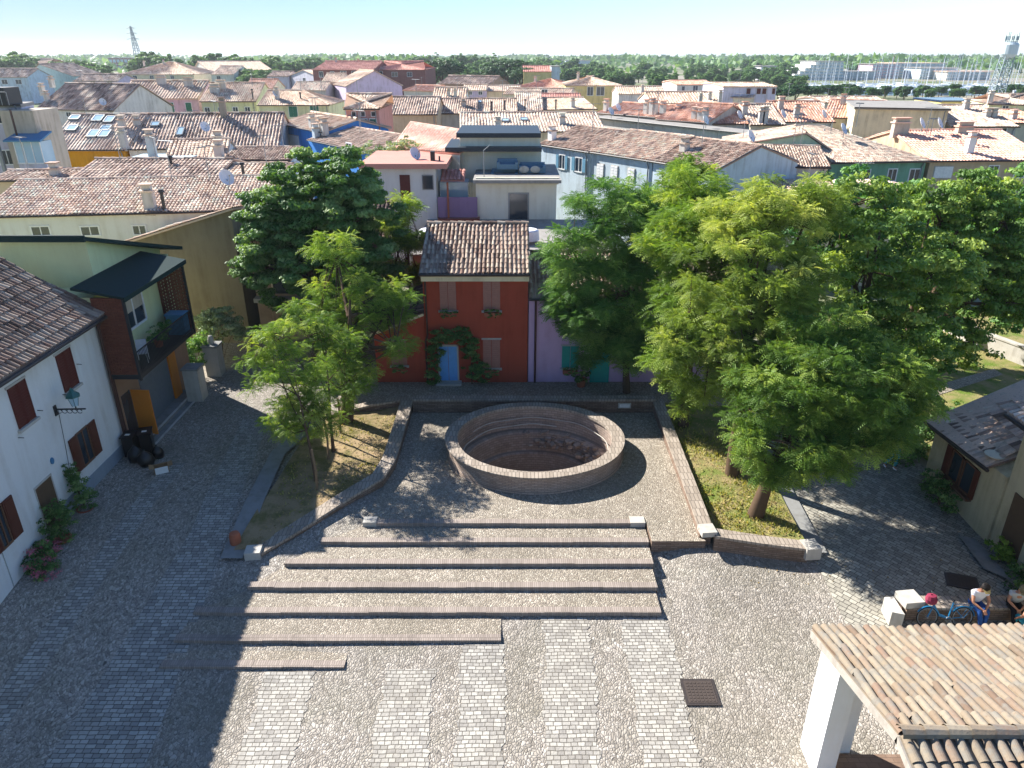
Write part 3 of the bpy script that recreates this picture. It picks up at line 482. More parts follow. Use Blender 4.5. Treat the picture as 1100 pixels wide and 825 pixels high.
def cover(label, x, y, w, d, rz):
    z = float(gz(x, y)); r = thing('manhole_cover', label, 'manhole cover', (x, y, z), None, rz); mb = MB(); mb.box((0, 0, .02), (w+.16, d+.16, .03)); mb.build('frame', ['gutter'], r, local=True); mb = MB(); mb.box((0, 0, .03), (w, d, .03))
    for i in range(7):
        for j in range(7): mb.box(((i-3)*w/7.6, (j-3)*d/7.6, .048), (w/11, d/11, .012))
    mb.build('lid', ['iron_cover'], r, local=True)
p_ = gpt(752, 744); cover('square rusty iron cover in the sunlit cobbles beside the last paving strip', p_[0], p_[1], .82, .8, 0)
p_ = gpt(1033, 625); cover('dark iron cover in the shaded side street behind the seated people', p_[0], p_[1], .85, .6, -.35)
# ------------------------------------------------------------------ near houses
UP = np.array([0, 0, 1.0])
def closed_shutters(root, x, y0, y1, z0, z1, mat, face, label=None, leaf=True):
    """face: '+x' wall at x, or '-y' wall at y=x with y0,y1 read as x range"""
    f = MB(); t = .03
    def B(mb, a0, a1, b0, b1, o0, o1, m=0):
        if face == '+x': mb.bb((x+o0, a0, b0), (x+o1, a1, b1), m)
        else: mb.bb((a0, x-o0, b0), (a1, x-o1, b1), m)
    B(f, y0-.09, y1+.09, z0-.12, z0-.02, -.05, .12); B(f, y0-.07, y1+.07, z1, z1+.08, -.05, .035); B(f, y0-.05, y1+.05, z0-.02, z1, -.06, -.032); f = f.build('window', ['stone_white'], root); mid = (y0+y1)/2
    for a, b in ((y0, mid-.012), (mid+.012, y1)):
        mb = MB(); B(mb, a, b, z0, z1, -.03, .035)
        for k in range(14): zz = z0+.08+k*(z1-z0-.16)/13; B(mb, a+.06, b-.06, zz-.012, zz+.02, .034, .05)
        B(mb, a, a+.05, z0, z1, .034, .055); B(mb, b-.05, b, z0, z1, .034, .055); mb.build('shutter', [mat], f)
    return f
def open_window(root, x, y0, y1, z0, z1, mat, sw):
    f = MB()
    for a, b, c, d in ((y0-.06, y1+.06, z0-.08, z0), (y0-.06, y1+.06, z1, z1+.06), (y0-.06, y0, z0, z1), (y1, y1+.06, z0, z1), ((y0+y1)/2-.03, (y0+y1)/2+.03, z0, z1)): f.bb((x-.05, a, c), (x+.05, b, d))
    f = f.build('window', ['wood_brown'], root); g = MB(); g.bb((x-.04, y0, z0), (x+.015, y1, z1)); g.build('pane', ['glass'], f)
    for a, b in ((y0-.08-sw, y0-.08), (y1+.08, y1+.08+sw)):
        mb = MB(); mb.bb((x+.02, a, z0-.05), (x+.07, b, z1+.05)); mb.bb((x+.07, a+.06, z0+.02), (x+.085, b-.06, (z0+z1)/2-.05)); mb.bb((x+.07, a+.06, (z0+z1)/2+.05), (x+.085, b-.06, z1-.02)); mb.build('shutter', [mat], f)
# white house along the street (x = -17)
h = thing('white_house', 'white two-storey house along the shaded street, with brown shutters and an old tiled roof', 'house', (-21, 24, -.8)); WY0, WY1 = 19.75, 28.0
mb = MB(); mb.bb((-26, WY0, -2), (-17, WY1, 6.35)); mb.add([(-17, WY1, 6.35), (-26, WY1, 6.35), (-20.5, WY1, 8.5)], [(0, 1, 2)]); mb.add([(-17, WY0, 6.35), (-20.5, WY0, 8.5), (-26, WY0, 6.35)], [(0, 1, 2)]); mb.build('wall', ['house_white'], h)
mb = MB(); mb.bb((-17.0, 23.2, -1.6), (-16.96, WY1-.02, .55)); mb.build('plinth', ['plinth'], h)
mb = MB(); tiles(mb, (-16.55, WY0-.2, 6.4), (-16.55, WY1+.3, 6.4), (-20.5, WY0-.2, 8.75), (-20.5, WY1+.3, 8.75), .215, .4, 5, .085, jit=.02); mb.patch([(-26.4, WY1+.3, 6), (-26.4, WY0-.2, 6), (-20.5, WY0-.2, 8.75), (-20.5, WY1+.3, 8.75)], 4, 4)
mb.slab([(-16.55, WY0-.2, 6.36), (-16.55, WY1+.3, 6.36), (-20.5, WY1+.3, 8.71), (-20.5, WY0-.2, 8.71)], .12); ridge(mb, (-20.5, WY0-.2, 8.78), (-20.5, WY1+.3, 8.78), .13); mb.build('roof', ['tile_brown'], h)
mb = MB(); mb.tube([(-16.5, WY0-.2, 6.3), (-16.5, WY1+.05, 6.3)], .075, 8); mb.build('gutter', ['gutter'], h)
mb = MB(); mb.tube([(-16.5, WY1-.1, 6.3), (-16.86, WY1-.1, 5.9), (-16.88, WY1-.1, -.3)], .06, 8); mb.build('downpipe', ['pipe_brown'], h)
closed_shutters(h, -17, 22.15, 23.1, 4.25, 5.75, 'shutter_brown', '+x'); closed_shutters(h, -17, 25.0, 25.95, 4.3, 5.8, 'shutter_brown', '+x')
open_window(h, -17, 24.95, 25.65, 1.15, 2.5, 'shutter_rust', .5); open_window(h, -17, 19.85, 20.25, 1.0, 2.4, 'shutter_rust', .5)
mb = MB(); mb.bb((-17.02, 21.95, -.75), (-16.98, 22.0, 1.9)); mb.bb((-17.02, 22.95, -.75), (-16.98, 23.0, 1.9)); mb.bb((-17.02, 21.95, 1.9), (-16.97, 23.0, 1.97)); d_ = mb.build('door', ['stone_white'], h)
mb = MB(); mb.bb((-17.03, 22.0, -.72), (-16.985, 22.46, 1.9)); mb.bb((-17.03, 22.48, -.72), (-16.992, 22.95, 1.9)); mb.bb((-16.985, 22.1, -.5), (-16.975, 22.36, .5)); mb.bb((-16.985, 22.1, .7), (-16.975, 22.36, 1.7)); mb.build('leaf', ['door_brown'], d_)
mb = MB(); mb.lathe([(.001, 0), (.13, 0), (.13, .03), (.001, .03)], (0, 0), 16); V = mb.v[0].copy(); mb.v[0] = np.stack([V[:, 2]-16.99, V[:, 0]*.75+23.25, V[:, 1]+2.35], 1); mb.build('house_plaque', ['awning_blue'], h)
for (y, z) in ((22.0, 4.0), (23.3, 4.4), (24.85, 4.3), (26.15, 5.0)): mb = MB(); mb.tube([(-17, y, z), (-16.9, y, z), (-16.88, y+.1, z-.06)], .015, 5); mb.build('shutter_hook', ['metal_dark'], h)
mb = MB(); mb.tube([(-16.985, 24.35, 3.9), (-16.985, 24.2, 2.6), (-16.985, 24.0, 1.2)], .01, 4); mb.build('cable', ['metal_dark'], h)
# doorstep
r = thing('doorstep', 'stone doorstep edged in pale stone, at the door of the white house', 'steps', (-16.2, 22.2, -.9)); mb = MB(); mb.bb((-16.98, 21.3, -1.5), (-15.2, 23.5, -.62)); mb.build('base', ['stone_grey'], r)
mb = MB(); mb.bb((-16.98, 21.6, -.618), (-16.2, 23.4, -.5)); mb.build('upper_step', ['stone_grey'], r)
mb = MB(); mb.bb((-15.3, 21.3, -.616), (-15.17, 23.5, -.58)); mb.bb((-16.98, 21.27, -.616), (-15.3, 21.4, -.58)); mb.bb((-16.3, 21.6, -.498), (-16.17, 23.4, -.47)); mb.bb((-16.9, 23.4, -.616), (-15.3, 23.52, -.58)); mb.build('edging', ['stone_white'], r)
# lantern
r = thing('wall_lantern', 'green glass lantern on a scrolled iron bracket on the white house', 'lamp', (-17, 24.2, 3.95)); mb = MB()
mb.bb((-17, 24.12, 3.75), (-16.96, 24.28, 4.15)); mb.tube([(-17, 24.2, 4.0), (-15.85, 24.2, 4.02)], .03, 6)
for k in range(5): c = -16.85+k*.19; mb.tube([(c+.09*math.cos(q), 24.2, 3.92+.08*math.sin(q)) for q in np.linspace(0, 5.6, 12)], .014, 5)
mb.tube([(-16.2, 24.2, 4.02), (-16.2, 24.2, 4.14)], .025, 6); mb.build('bracket', ['metal_dark'], r)
mb = MB(); mb.lathe([(.11, 0), (.2, .38), (.21, .38)], (-16.2, 24.2), 6, 0, None, 1, 1, 4.16); mb.build('glass_box', ['glass_sky'], r); mb = MB(); mb.lathe([(.27, .0), (.25, .06), (.12, .18), (.05, .3), (.01, .36)], (-16.2, 24.2), 6, 0, None, 1, 1, 4.53)
for k in range(6): q = k*PI/3; mb.tube([(-16.2+.11*math.cos(q), 24.2+.11*math.sin(q), 4.15), (-16.2+.205*math.cos(q), 24.2+.205*math.sin(q), 4.55)], .012, 4)
mb.build('cap', ['lamp_green'], r)
# neighbour beyond the frame, throws the near end of the street shade
h = thing('street_house', 'tall plastered house next along the shaded street, before the white house', 'house', (-22, 12, -1)); mb = MB(); mb.bb((-27, 2, -2), (-17.0, 19.7, 8.1)); mb.build('wall', ['house_white'], h)
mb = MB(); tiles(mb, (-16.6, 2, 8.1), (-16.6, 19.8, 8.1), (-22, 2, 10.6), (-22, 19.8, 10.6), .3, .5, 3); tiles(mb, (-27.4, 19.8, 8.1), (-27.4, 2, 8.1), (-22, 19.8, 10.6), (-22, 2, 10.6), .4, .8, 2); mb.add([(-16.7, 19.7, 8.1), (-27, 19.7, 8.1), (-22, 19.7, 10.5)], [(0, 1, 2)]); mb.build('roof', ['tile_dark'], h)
# yellow house with the brick balcony
h = thing('yellow_house', 'pale yellow-green house with a brick lattice balcony over orange garage doors', 'house', (-20, 31, 0)); mb = MB()
zt = lambda y: 9.05-(y-29.7)*.3; UX = -17.6; UY = 29.7
V = [(x, y, z) for x in (-34, UX) for (y, z) in ((UY, -1.5), (35.8, -1.5), (35.8, zt(35.8)), (UY, zt(UY)))]; mb.add(V, [(0, 1, 2, 3), (4, 7, 6, 5), (0, 3, 7, 4), (1, 5, 6, 2), (3, 2, 6, 7), (0, 4, 5, 1)]); mb.bb((-26, 28.2, -1.5), (-17, UY-.01, 7.05)); mb.bb((UX+.01, UY-.01, -1.5), (-17, 35.3, 7.05)); mb.build('wall', ['house_yellow'], h)
mb = MB(); mb.slab([(-34.4, UY-.3, zt(UY-.3)+.12), (UX+.2, UY-.3, zt(UY-.3)+.12), (UX+.9, 36.4, zt(36.4)+.12), (-34.4, 36.4, zt(36.4)+.12)], .16); mb.bb((-34.4, UY-.4, zt(UY-.4)-.12), (UX+.2, UY-.28, zt(UY-.4)+.15)); mb.build('roof', ['metal_roof'], h)
mb = MB(); mb.bb((-17.0, 28.2, -1.2), (-16.97, 35.3, 3.55)); mb.build('ground_floor_cladding', ['house_cladding'], h)
# balcony
BX, B0, B1, BZ, BT = -15.65, 28.0, 33.75, 3.72, 7.15
mb = MB(); mb.bb((-16.98, B0, BZ-.2), (BX, B1, BZ)); b_ = mb.build('balcony', ['metal_dark'], h)
mb = MB(); mb.slab([(BX+.12, B0-.12, BT), (BX+.12, B1+.15, BT), (-17.59, B1+.15, BT+.4), (-17.59, B0-.12, BT+.4)], .1); mb.bb((BX+.06, B0-.12, BT-.2), (BX+.13, B1+.15, BT+.0)); mb.build('canopy', ['metal_roof'], b_)
for yy_, gap, nm in ((B0, .012, 'near'), (B1-.12, .085, 'lattice')):
    mb = MB(); k = 0; z = BZ+.02
    while z < BT-.12:
        x = -16.98+(0 if k % 2 else -.13)
        while x < BX-.06:
            xa = max(x, -16.98); xb = min(x+.24, BX-.04)
            if xb-xa > .06: mb.bb((xa, yy_, z), (xb, yy_+.12, z+.068))
            x += .24+gap+(.04 if gap < .05 and random.random() < .15 else 0)
        z += .082 if gap > .05 else .078; k += 1
    if gap < .05: mb.bb((-16.97, yy_+.04, BZ), (BX-.06, yy_+.08, BT-.1))
    mb.build('brick_lattice', ['brick_lattice'], b_)
for y in (B0+.02, B1-.04): mb = MB(); mb.bb((BX-.07, y-.05, BZ-.25), (BX+.03, y+.05, BT)); mb.build('post', ['metal_dark'], b_)
mb = MB(); mb.bb((BX-.04, B0+.1, BZ+.95), (BX, B1-.1, BZ+1.0)); mb.bb((BX-.04, B0+.1, BZ+.05), (BX, B1-.1, BZ+.1))
for y in np.arange(B0+.15, B1-.1, .115): mb.bb((BX-.03, y, BZ+.05), (BX-.01, y+.018, BZ+.97))
mb.build('railing', ['metal_dark'], b_)
mb = MB()
for a, b, c, d in ((29.0, 29.08, BZ, 6.3), (30.0, 30.08, BZ, 6.3), (29.0, 31.9, 6.3, 6.4), (31.85, 31.95, 4.9, 6.3), (30.0, 31.9, 4.82, 4.92), (30.9, 30.97, 4.9, 6.3)): mb.bb((-17.0, a, c), (-16.9, b, d))
w_ = mb.build('balcony_window', ['white_paint'], h); mb = MB(); mb.bb((-17.0, 29.08, BZ), (-16.95, 30.0, 6.3)); mb.bb((-17.0, 30.08, 4.9), (-16.95, 31.85, 5.6)); mb.build('pane', ['glass'], w_); mb = MB(); mb.bb((-17.0, 30.08, 5.6), (-16.93, 31.85, 6.3)); mb.build('roller_blind', ['w_beige'], w_)
mb = MB(); mb.bb((-16.9, 28.95, BZ+.05), (-16.15, 29.0, 6.25)); mb.build('door_leaf', ['white_paint'], w_)
# garage, door
mb = MB(); mb.bb((-16.99, 30.1, .25), (-16.93, 32.9, 2.75))
for k in range(24): mb.bb((-16.93, 30.1, .27+k*.104), (-16.915, 32.9, .27+k*.104+.07))
mb.build('garage_shutter', ['metal_shutter'], h); mb = MB(); mb.bb((-16.98, 32.95, .2), (-16.86, 33.7, 3.2)); mb.build('orange_panel', ['door_orange'], h)
mb = MB(); mb.bb((-16.99, 28.45, .25), (-16.955, 29.2, 2.5)); d_ = mb.build('doorway_shade', ['glass'], h); mb = MB(); mb.box((-16.55, 29.26, 1.35), (.85, .06, 2.2), -.08); mb.build('door', ['door_orange'], d_); mb = MB(); mb.bb((-16.97, 29.55, 1.5), (-16.8, 29.85, 1.95)); mb.build('letter_box', ['metal_dark'], h)  # open doorway is a dark sheet, the shade inside put into its colour
mb = MB(); mb.tube([(-16.9, 28.1, 6.9), (-16.9, 28.1, -.2)], .055, 8); mb.build('downpipe', ['pipe_brown'], h)
r = thing('entrance_steps', 'three long stone steps with pale nosings, below the garage of the yellow house', 'steps', (-16, 31, 0))
for k in range(4):
    mb = MB(); xa = -16.95; xb = -16.3+.38*k; zt_ = .26-.13*k; mb.bb((xa, 28.3, -1.2), (xb, 34.0, zt_)); s_ = mb.build('step', ['stone_grey'], r); mb = MB(); mb.bb((xb-.1, 28.3, zt_+.002), (xb+.01, 34.0, zt_+.02)); mb.build('nosing', ['w_grey'], s_)
c_ = thing('balcony_chair', 'white plastic chair on the brick balcony of the yellow house', 'chair', (-16.2, 29.5, BZ), None, .3)
mb = MB(); mb.box((0, 0, .44), (.46, .46, .04)); mb.build('seat', ['plastic_white'], c_, local=True); mb = MB(); mb.box((0, .22, .7), (.44, .04, .5), 0, 0, None, -.15); mb.build('backrest', ['plastic_white'], c_, local=True)
for i in (-1, 1):
    for j in (-1, 1): mb = MB(); mb.tube([(i*.19, j*.19, .43), (i*.22, j*.22, 0)], .02, 6); mb.build('leg', ['plastic_white'], c_, local=True)
    mb = MB(); mb.tube([(i*.23, -.2, .44), (i*.24, -.18, .65), (i*.23, .2, .66)], .018, 6); mb.build('armrest', ['plastic_white'], c_, local=True)
r = thing('storage_bin', 'blue lidded storage bin on the balcony by the far brick lattice', 'bin', (-16.1, 33.1, BZ)); mb = MB(); mb.prism([(-.4, -.3), (.4, -.3), (.4, .3), (-.4, .3)], 0, .95); mb.build('body', ['awning_blue'], r, local=True); mb = MB(); mb.prism([(-.44, -.34), (.44, -.34), (.44, .34), (-.44, .34)], .95, 1.04); mb.build('lid', ['awning_blue'], r, local=True)
# refuse left at the corner of the two houses
def sackmesh(r, hh, seed):
    g = np.random.default_rng(seed); mb = MB(); prof = [(.02, 0), (r*.8, .02), (r, hh*.35), (r*.85, hh*.65), (r*.35, hh*.86), (r*.12, hh*.93), (r*.2, hh), (.01, hh+.02)]; mb.lathe(prof, (0, 0), 14, 0, None, 1, .85, 0, .09); mb.v[0] += g.normal(0, r*.045, mb.v[0].shape)*[1, 1, .5]; return mb
gz1 = lambda x, y: float(gz(x, y))
for i, (x, y, r_, hh, lb) in enumerate(((-16.2, 27.2, .34, .78, 'big black rubbish sack leaning against the wall corner of the white house'), (-15.65, 26.9, .37, .72, 'largest black rubbish sack, nearest the cobbles, in the heap by the steps'), (-15.4, 27.5, .26, .62, 'small black rubbish sack with a pale tie, at the foot of the long steps'))):
    tag(sackmesh(r_, hh, i).build('rubbish_sack', ['plastic_black'], loc=(x, y, gz1(x, y)-.02), local=True, smooth=True), lb, 'rubbish sack')
for i, (x, y, lb) in enumerate(((-16.55, 27.65, 'black wheeled bin with a light label, by the yellow house door'), (-16.0, 27.95, 'black wheeled bin beside the bottom of the long steps'))):
    r = thing('wheelie_bin', lb, 'bin', (x, y, gz1(x, y)), None, .3*i); mb = MB(); mb.prism([(-.24, -.26), (.24, -.26), (.24, .26), (-.24, .26)], .06, 1.0); mb.build('body', ['plastic_black'], r, local=True); mb = MB(); mb.slab([(-.28, -.32, 1.02), (.28, -.32, 1.02), (.28, .3, 1.1), (-.28, .3, 1.1)], .05); mb.box((0, -.1, 1.085), (.2, .14, .01), 0, 1); mb.build('lid', ['plastic_black', 'paper'], r, local=True)
    for s_ in (-.2, .2): mb = MB(); mb.tube([(s_-.03, .25, .1), (s_+.03, .25, .1)], .1, 12); mb.build('wheel', ['rubber'], r, local=True)
r = thing('cardboard_box', 'open cardboard box with a white printed end, lying beside the rubbish sacks', 'box', (-14.75, 26.35, gz1(-14.75, 26.35)), None, .5); mb = MB()
for c, d in (((0, 0, .02), (.55, .4, .02)), ((0, .2, .15), (.55, .02, .28)), ((-.27, 0, .15), (.02, .4, .28)), ((.27, 0, .15), (.02, .4, .28))): mb.box(c, d)
mb.build('body', ['cardboard'], r, local=True); mb = MB(); mb.box((0, -.21, .16), (.5, .015, .3)); mb.build('printed_end', ['paper'], r, local=True)
for s_ in (-1, 1): mb = MB(); mb.slab([(s_*.28, -.2, .29), (s_*.45, -.22, .33), (s_*.45, .2, .33), (s_*.28, .2, .29)], .015); mb.build('flap', ['cardboard'], r, local=True)
# rough plastered side building, gate and its pillars
h = thing('side_building', 'tall rough plastered grey-beige building with a sloping pink roof, behind the balcony house', 'house', (-18.5, 43, 0)); mb = MB()
pl = [(-22.0, 41, 6.3), (-15.75, 41, 8.15), (-15.75, 45.6, 7.5), (-22.0, 45.6, 5.7)]; mb.prism([p[:2] for p in pl], -1, [p[2] for p in pl]); mb.build('wall', ['house_rough'], h)
mb = MB(); tiles(mb, (-22.4, 45.8, 5.62), (-22.4, 40.75, 6.25), (-15.55, 45.8, 7.6), (-15.55, 40.75, 8.3), .3, .5, 4); mb.slab([(-22.4, 40.75, 6.2), (-15.55, 40.75, 8.25), (-15.55, 45.8, 7.55), (-22.4, 45.8, 5.57)], .1); mb.build('roof', ['tile_pink'], h)
for i, (px, py, zt_, lb) in enumerate(((213, 428, 1.6, 'square white gate pillar beside the long stone steps'), (233, 402, 1.75, 'square white gate pillar under the pale bush'))):
    p = gpt(px, py); r = thing('gate_pillar', lb, 'pillar', tuple(p)); mb = MB(); mb.box((0, 0, .75), (.75, .75, 1.9)); mb.build('shaft', ['stone_white'], r, local=True); mb = MB(); mb.box((0, 0, 1.73), (.85, .85, .1)); mb.build('cap', ['stone_grey'], r, local=True)
    if i: mb = MB(); mb.lathe([(.14, 0), (.16, .25), (.1, .45), (.01, .5)], (0, 0), 12, 0, None, 1, 1, 1.78); mb.build('finial', ['stone_white'], r, local=True)
# dark house behind the big tree
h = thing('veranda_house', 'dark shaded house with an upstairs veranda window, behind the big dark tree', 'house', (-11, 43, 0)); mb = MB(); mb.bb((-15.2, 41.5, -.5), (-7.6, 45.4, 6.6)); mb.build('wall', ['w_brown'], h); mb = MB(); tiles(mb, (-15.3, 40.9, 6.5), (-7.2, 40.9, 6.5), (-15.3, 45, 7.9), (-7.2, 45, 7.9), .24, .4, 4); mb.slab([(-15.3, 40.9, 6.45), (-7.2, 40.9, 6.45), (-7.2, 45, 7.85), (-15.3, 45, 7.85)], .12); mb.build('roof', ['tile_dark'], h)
mb = MB(); mb.bb((-15.2, 40.9, 2.7), (-7.6, 41.5, 2.95)); mb.build('veranda_floor', ['concrete'], h); mb = MB()
for x in (-14.2, -13.0, -11.8): mb.bb((x, 41.4, 3.1), (x+.09, 41.5, 5.6))
mb.bb((-14.2, 41.4, 5.6), (-11.7, 41.5, 5.7)); f = mb.build('window', ['w_cream'], h); mb = MB(); mb.bb((-14.15, 41.45, 3.1), (-11.75, 41.49, 5.6)); mb.build('pane', ['glass'], f)
# red house
h = thing('red_house', 'dark red two-storey house with a blue door and rose shutters, behind the well', 'house', (-2, 35, .24)); RX0, RX1, RY, RZ_ = -4.45, .8, 35.0, 6.22
mb = MB(); V = [(x, y, z) for x in (RX0, RX1) for (y, z) in ((RY, -.5), (43, -.5), (43, RZ_), (39, 7.62), (RY, RZ_))]; mb.add(V, [(5, 9, 8, 7, 6)]); mb.add(V, [(0, 1, 2, 3, 4)]); mb.add(V, [(0, 4, 9, 5), (1, 6, 7, 2)]); mb.build('wall', ['house_red'], h)
mb = MB(); tiles(mb, (RX0-.12, RY-.4, RZ_), (RX1+.1, RY-.4, RZ_), (RX0-.12, 39, 7.75), (RX1+.1, 39, 7.75), .215, .42, 5, .085, jit=.018); tiles(mb, (RX1+.1, 43.4, RZ_), (RX0-.12, 43.4, RZ_), (RX1+.1, 39, 7.75), (RX0-.12, 39, 7.75), .43, .8, 3); mb.slab([(RX0-.12, RY-.4, RZ_-.04), (RX1+.1, RY-.4, RZ_-.04), (RX1+.1, 39, 7.7), (RX0-.12, 39, 7.7)], .1); ridge(mb, (RX0-.12, 39, 7.78), (RX1+.1, 39, 7.78), .13); mb.build('roof', ['tile_brown'], h)
mb = MB(); mb.bb((RX0-.05, RY-.22, RZ_-.42), (RX1+.05, RY-.002, RZ_-.1)); mb.bb((RX0-.05, RY-.3, RZ_-.2), (RX1+.05, RY-.22, RZ_-.1)); mb.build('cornice', ['w_sand'], h); mb = MB(); mb.tube([(RX0-.1, RY-.44, RZ_-.02), (RX1+.1, RY-.44, RZ_-.02)], .065, 8); mb.build('gutter', ['gutter'], h)
mb = MB(); mb.tube([(RX0+.12, RY-.06, RZ_-.4), (RX0+.12, RY-.06, 2.9), (RX0-.0, RY-.06, 2.6), (RX0, RY-.06, .25)], .05, 8); mb.build('downpipe', ['pipe_brown'], h)
boxes = []
for px, y0, y1 in ((481, 301, 333), (528, 301, 333), (528, 365, 395)):
    a = Q(px-9.3, y0, RY-.04); b = Q(px+9.3, y1, RY-.04); closed_shutters(h, RY, a[0], b[0], b[2], a[2], 'shutter_rose', '-y'); boxes.append(((a[0]+b[0])/2, RY-.28, b[2]))
a = Q(471.5, 372, RY-.02); b = Q(492, 412, RY-.02); mb = MB(); mb.bb((a[0]-.08, RY-.06, .24), (a[0], RY+.02, a[2]+.08)); mb.bb((b[0], RY-.06, .24), (b[0]+.08, RY+.02, a[2]+.08)); mb.bb((a[0]-.08, RY-.06, a[2]), (b[0]+.08, RY+.02, a[2]+.09)); mb.bb((a[0]-.2, RY-.5, .2), (b[0]+.2, RY-.02, .36)); d_ = mb.build('door', ['stone_white'], h)
for k in range(2): mb = MB(); m_ = (a[0]+b[0])/2; x0, x1 = ((a[0], m_-.01), (m_+.01, b[0]))[k]; mb.bb((x0, RY-.03, .36), (x1, RY+.0, a[2])); [mb.bb((x0+.06, RY-.045, z0), (x1-.06, RY-.029, z0+.5)) for z0 in (.5, 1.15, 1.8)]; mb.build('leaf', ['door_blue'], d_)
# annex
h2 = thing('red_annex', 'low red lean-to with a sloping tiled roof, joined to the red house', 'house', (-5.8, 35, .24)); mb = MB(); pl = [(-7.1, RY+.02, 3.1), (RX0-.02, RY+.02, 4.15), (RX0-.02, 40, 4.15), (-7.1, 40, 3.1)]; mb.prism([p[:2] for p in pl], -.5, [p[2] for p in pl]); mb.build('wall', ['house_red'], h2)
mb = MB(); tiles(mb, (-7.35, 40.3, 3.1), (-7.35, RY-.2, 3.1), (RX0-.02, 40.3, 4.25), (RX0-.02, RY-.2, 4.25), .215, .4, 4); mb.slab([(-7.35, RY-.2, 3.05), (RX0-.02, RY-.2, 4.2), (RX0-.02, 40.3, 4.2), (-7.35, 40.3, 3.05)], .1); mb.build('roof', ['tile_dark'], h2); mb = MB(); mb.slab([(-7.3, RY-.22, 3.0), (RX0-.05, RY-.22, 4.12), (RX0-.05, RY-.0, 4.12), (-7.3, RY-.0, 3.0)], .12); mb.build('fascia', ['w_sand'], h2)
a = Q(419, 366, RY); b = Q(437.5, 392, RY); closed_shutters(h2, RY+.02, a[0], b[0], b[2], a[2], 'shutter_rose', '-y'); boxes.append(((a[0]+b[0])/2, RY-.26, b[2]))
# lilac house
h3 = thing('lilac_house', 'low lilac house with turquoise shutters and door, beside the red house', 'house', (5, 35, .24)); LX0, LX1 = .85, 12; mb = MB(); V = [(x, y, z) for x in (LX0, LX1) for (y, z) in ((RY+.05, -.5), (42, -.5), (42, 4.9), (38.6, 6.2), (RY+.05, 4.9))]; mb.add(V, [(5, 9, 8, 7, 6)]); mb.add(V, [(0, 1, 2, 3, 4)]); mb.add(V, [(0, 4, 9, 5), (1, 6, 7, 2)]); mb.build('wall', ['house_lilac'], h3)
mb = MB(); tiles(mb, (LX0, RY-.3, 4.95), (LX1, RY-.3, 4.95), (LX0, 38.6, 6.3), (LX1, 38.6, 6.3), .215, .42, 4); tiles(mb, (LX1, 42.4, 4.8), (LX0, 42.4, 4.8), (LX1, 38.6, 6.3), (LX0, 38.6, 6.3), .43, .8, 2); mb.slab([(LX0, RY-.3, 4.9), (LX1, RY-.3, 4.9), (LX1, 38.6, 6.25), (LX0, 38.6, 6.25)], .1); ridge(mb, (LX0, 38.6, 6.32), (LX1, 38.6, 6.32), .13); mb.build('roof', ['tile_brown'], h3)
mb = MB(); mb.tube([(LX0+.35, RY-.05, 4.85), (LX0+.35, RY-.05, .25)], .055, 8); mb.build('downpipe', ['pipe_brown'], h3); mb = MB(); mb.tube([(LX0, RY-.34, 4.9), (LX1, RY-.34, 4.9)], .065, 8); mb.build('gutter', ['gutter'], h3)
a = Q(604, 372, RY); b = Q(621, 395, RY); closed_shutters(h3, RY+.05, a[0], b[0], b[2], a[2], 'shutter_teal', '-y'); boxes.append(((a[0]+b[0])/2, RY-.22, b[2])); a = Q(635, 372, RY); mb = MB(); mb.bb((a[0], RY-.02, .24), (a[0]+1.0, RY+.06, 2.45)); mb.build('door', ['shutter_teal'], h3)
# shed and big house at the side street
h = thing('side_shed', 'low shed with brown ribbed tiles and an old double window, in the shady side street', 'shed', (18.2, 24.2, 0)); mb = MB(); pl = [(17.3, 21.75, 2.55), (20.6, 21.75, 4.2), (20.6, 26.2, 4.2), (17.3, 26.2, 2.25)]; mb.prism([p[:2] for p in pl], -.8, [p[2] for p in pl]); mb.build('wall', ['house_shed'], h)
mb = MB(); tiles(mb, (17.0, 26.5, 2.3), (17.0, 22.5, 2.55), (20.4, 25.3, 4.1), (19.3, 22.3, 4.3), .3, .42, 5, .05, wf=.98); mb.slab([(17.0, 22.4, 2.5), (20.6, 22.2, 4.25), (20.6, 26.5, 4.15), (17.0, 26.5, 2.25)][::-1], .1); mb.build('roof', ['tile_old'], h); mb = MB(); mb.tube([(16.95, 26.5, 2.25), (16.95, 22.3, 2.5)], .07, 8); mb.build('gutter', ['gutter'], h)
mb = MB()
for a, b in ((23.25, 24.0), (24.08, 24.8)):
    for y in (a, b-.07): mb.bb((17.25, y, .75), (17.33, y+.07, 2.0))
    mb.bb((17.25, a, .75), (17.33, b, .83)); mb.bb((17.25, a, 1.93), (17.33, b, 2.0))
mb.bb((17.1, 23.1, .65), (17.33, 24.9, .745)); f = mb.build('window', ['wood_brown'], h); mb = MB(); mb.bb((17.29, 23.3, .8), (17.32, 24.75, 1.95)); mb.build('pane', ['glass'], f)
mb = MB(); mb.bb((17.22, 23.0, .8), (17.26, 23.25, 2.0)); mb.build('shutter', ['shutter_rust'], f); mb = MB(); mb.bb((17.22, 24.8, .8), (17.26, 25.15, 2.0)); mb.build('shutter', ['shutter_rust'], f)
mb = MB(); mb.lathe([(.03, 0), (.3, 0), (.36, .05), (.34, .06), (.1, .1), (.02, .11)], (0, 0), 20); tag(mb.build('pan_lid', ['w_cream'], loc=(17.4, 22.75, 2.86), local=True), 'round cream lid lying on the corner of the ribbed shed roof', 'lid')
h = thing('side_house', 'two-storey cream house with peeling walls in the shady side street, beyond the pavilion', 'house', (20, 19, 0)); mb = MB(); pl = [(17.35, 15, 4.75), (24, 15, 6.2), (24, 22.2, 6.2), (17.35, 21.7, 4.75)]; mb.prism([p[:2] for p in pl], -.8, [p[2] for p in pl]); mb.build('wall', ['house_shed'], h)
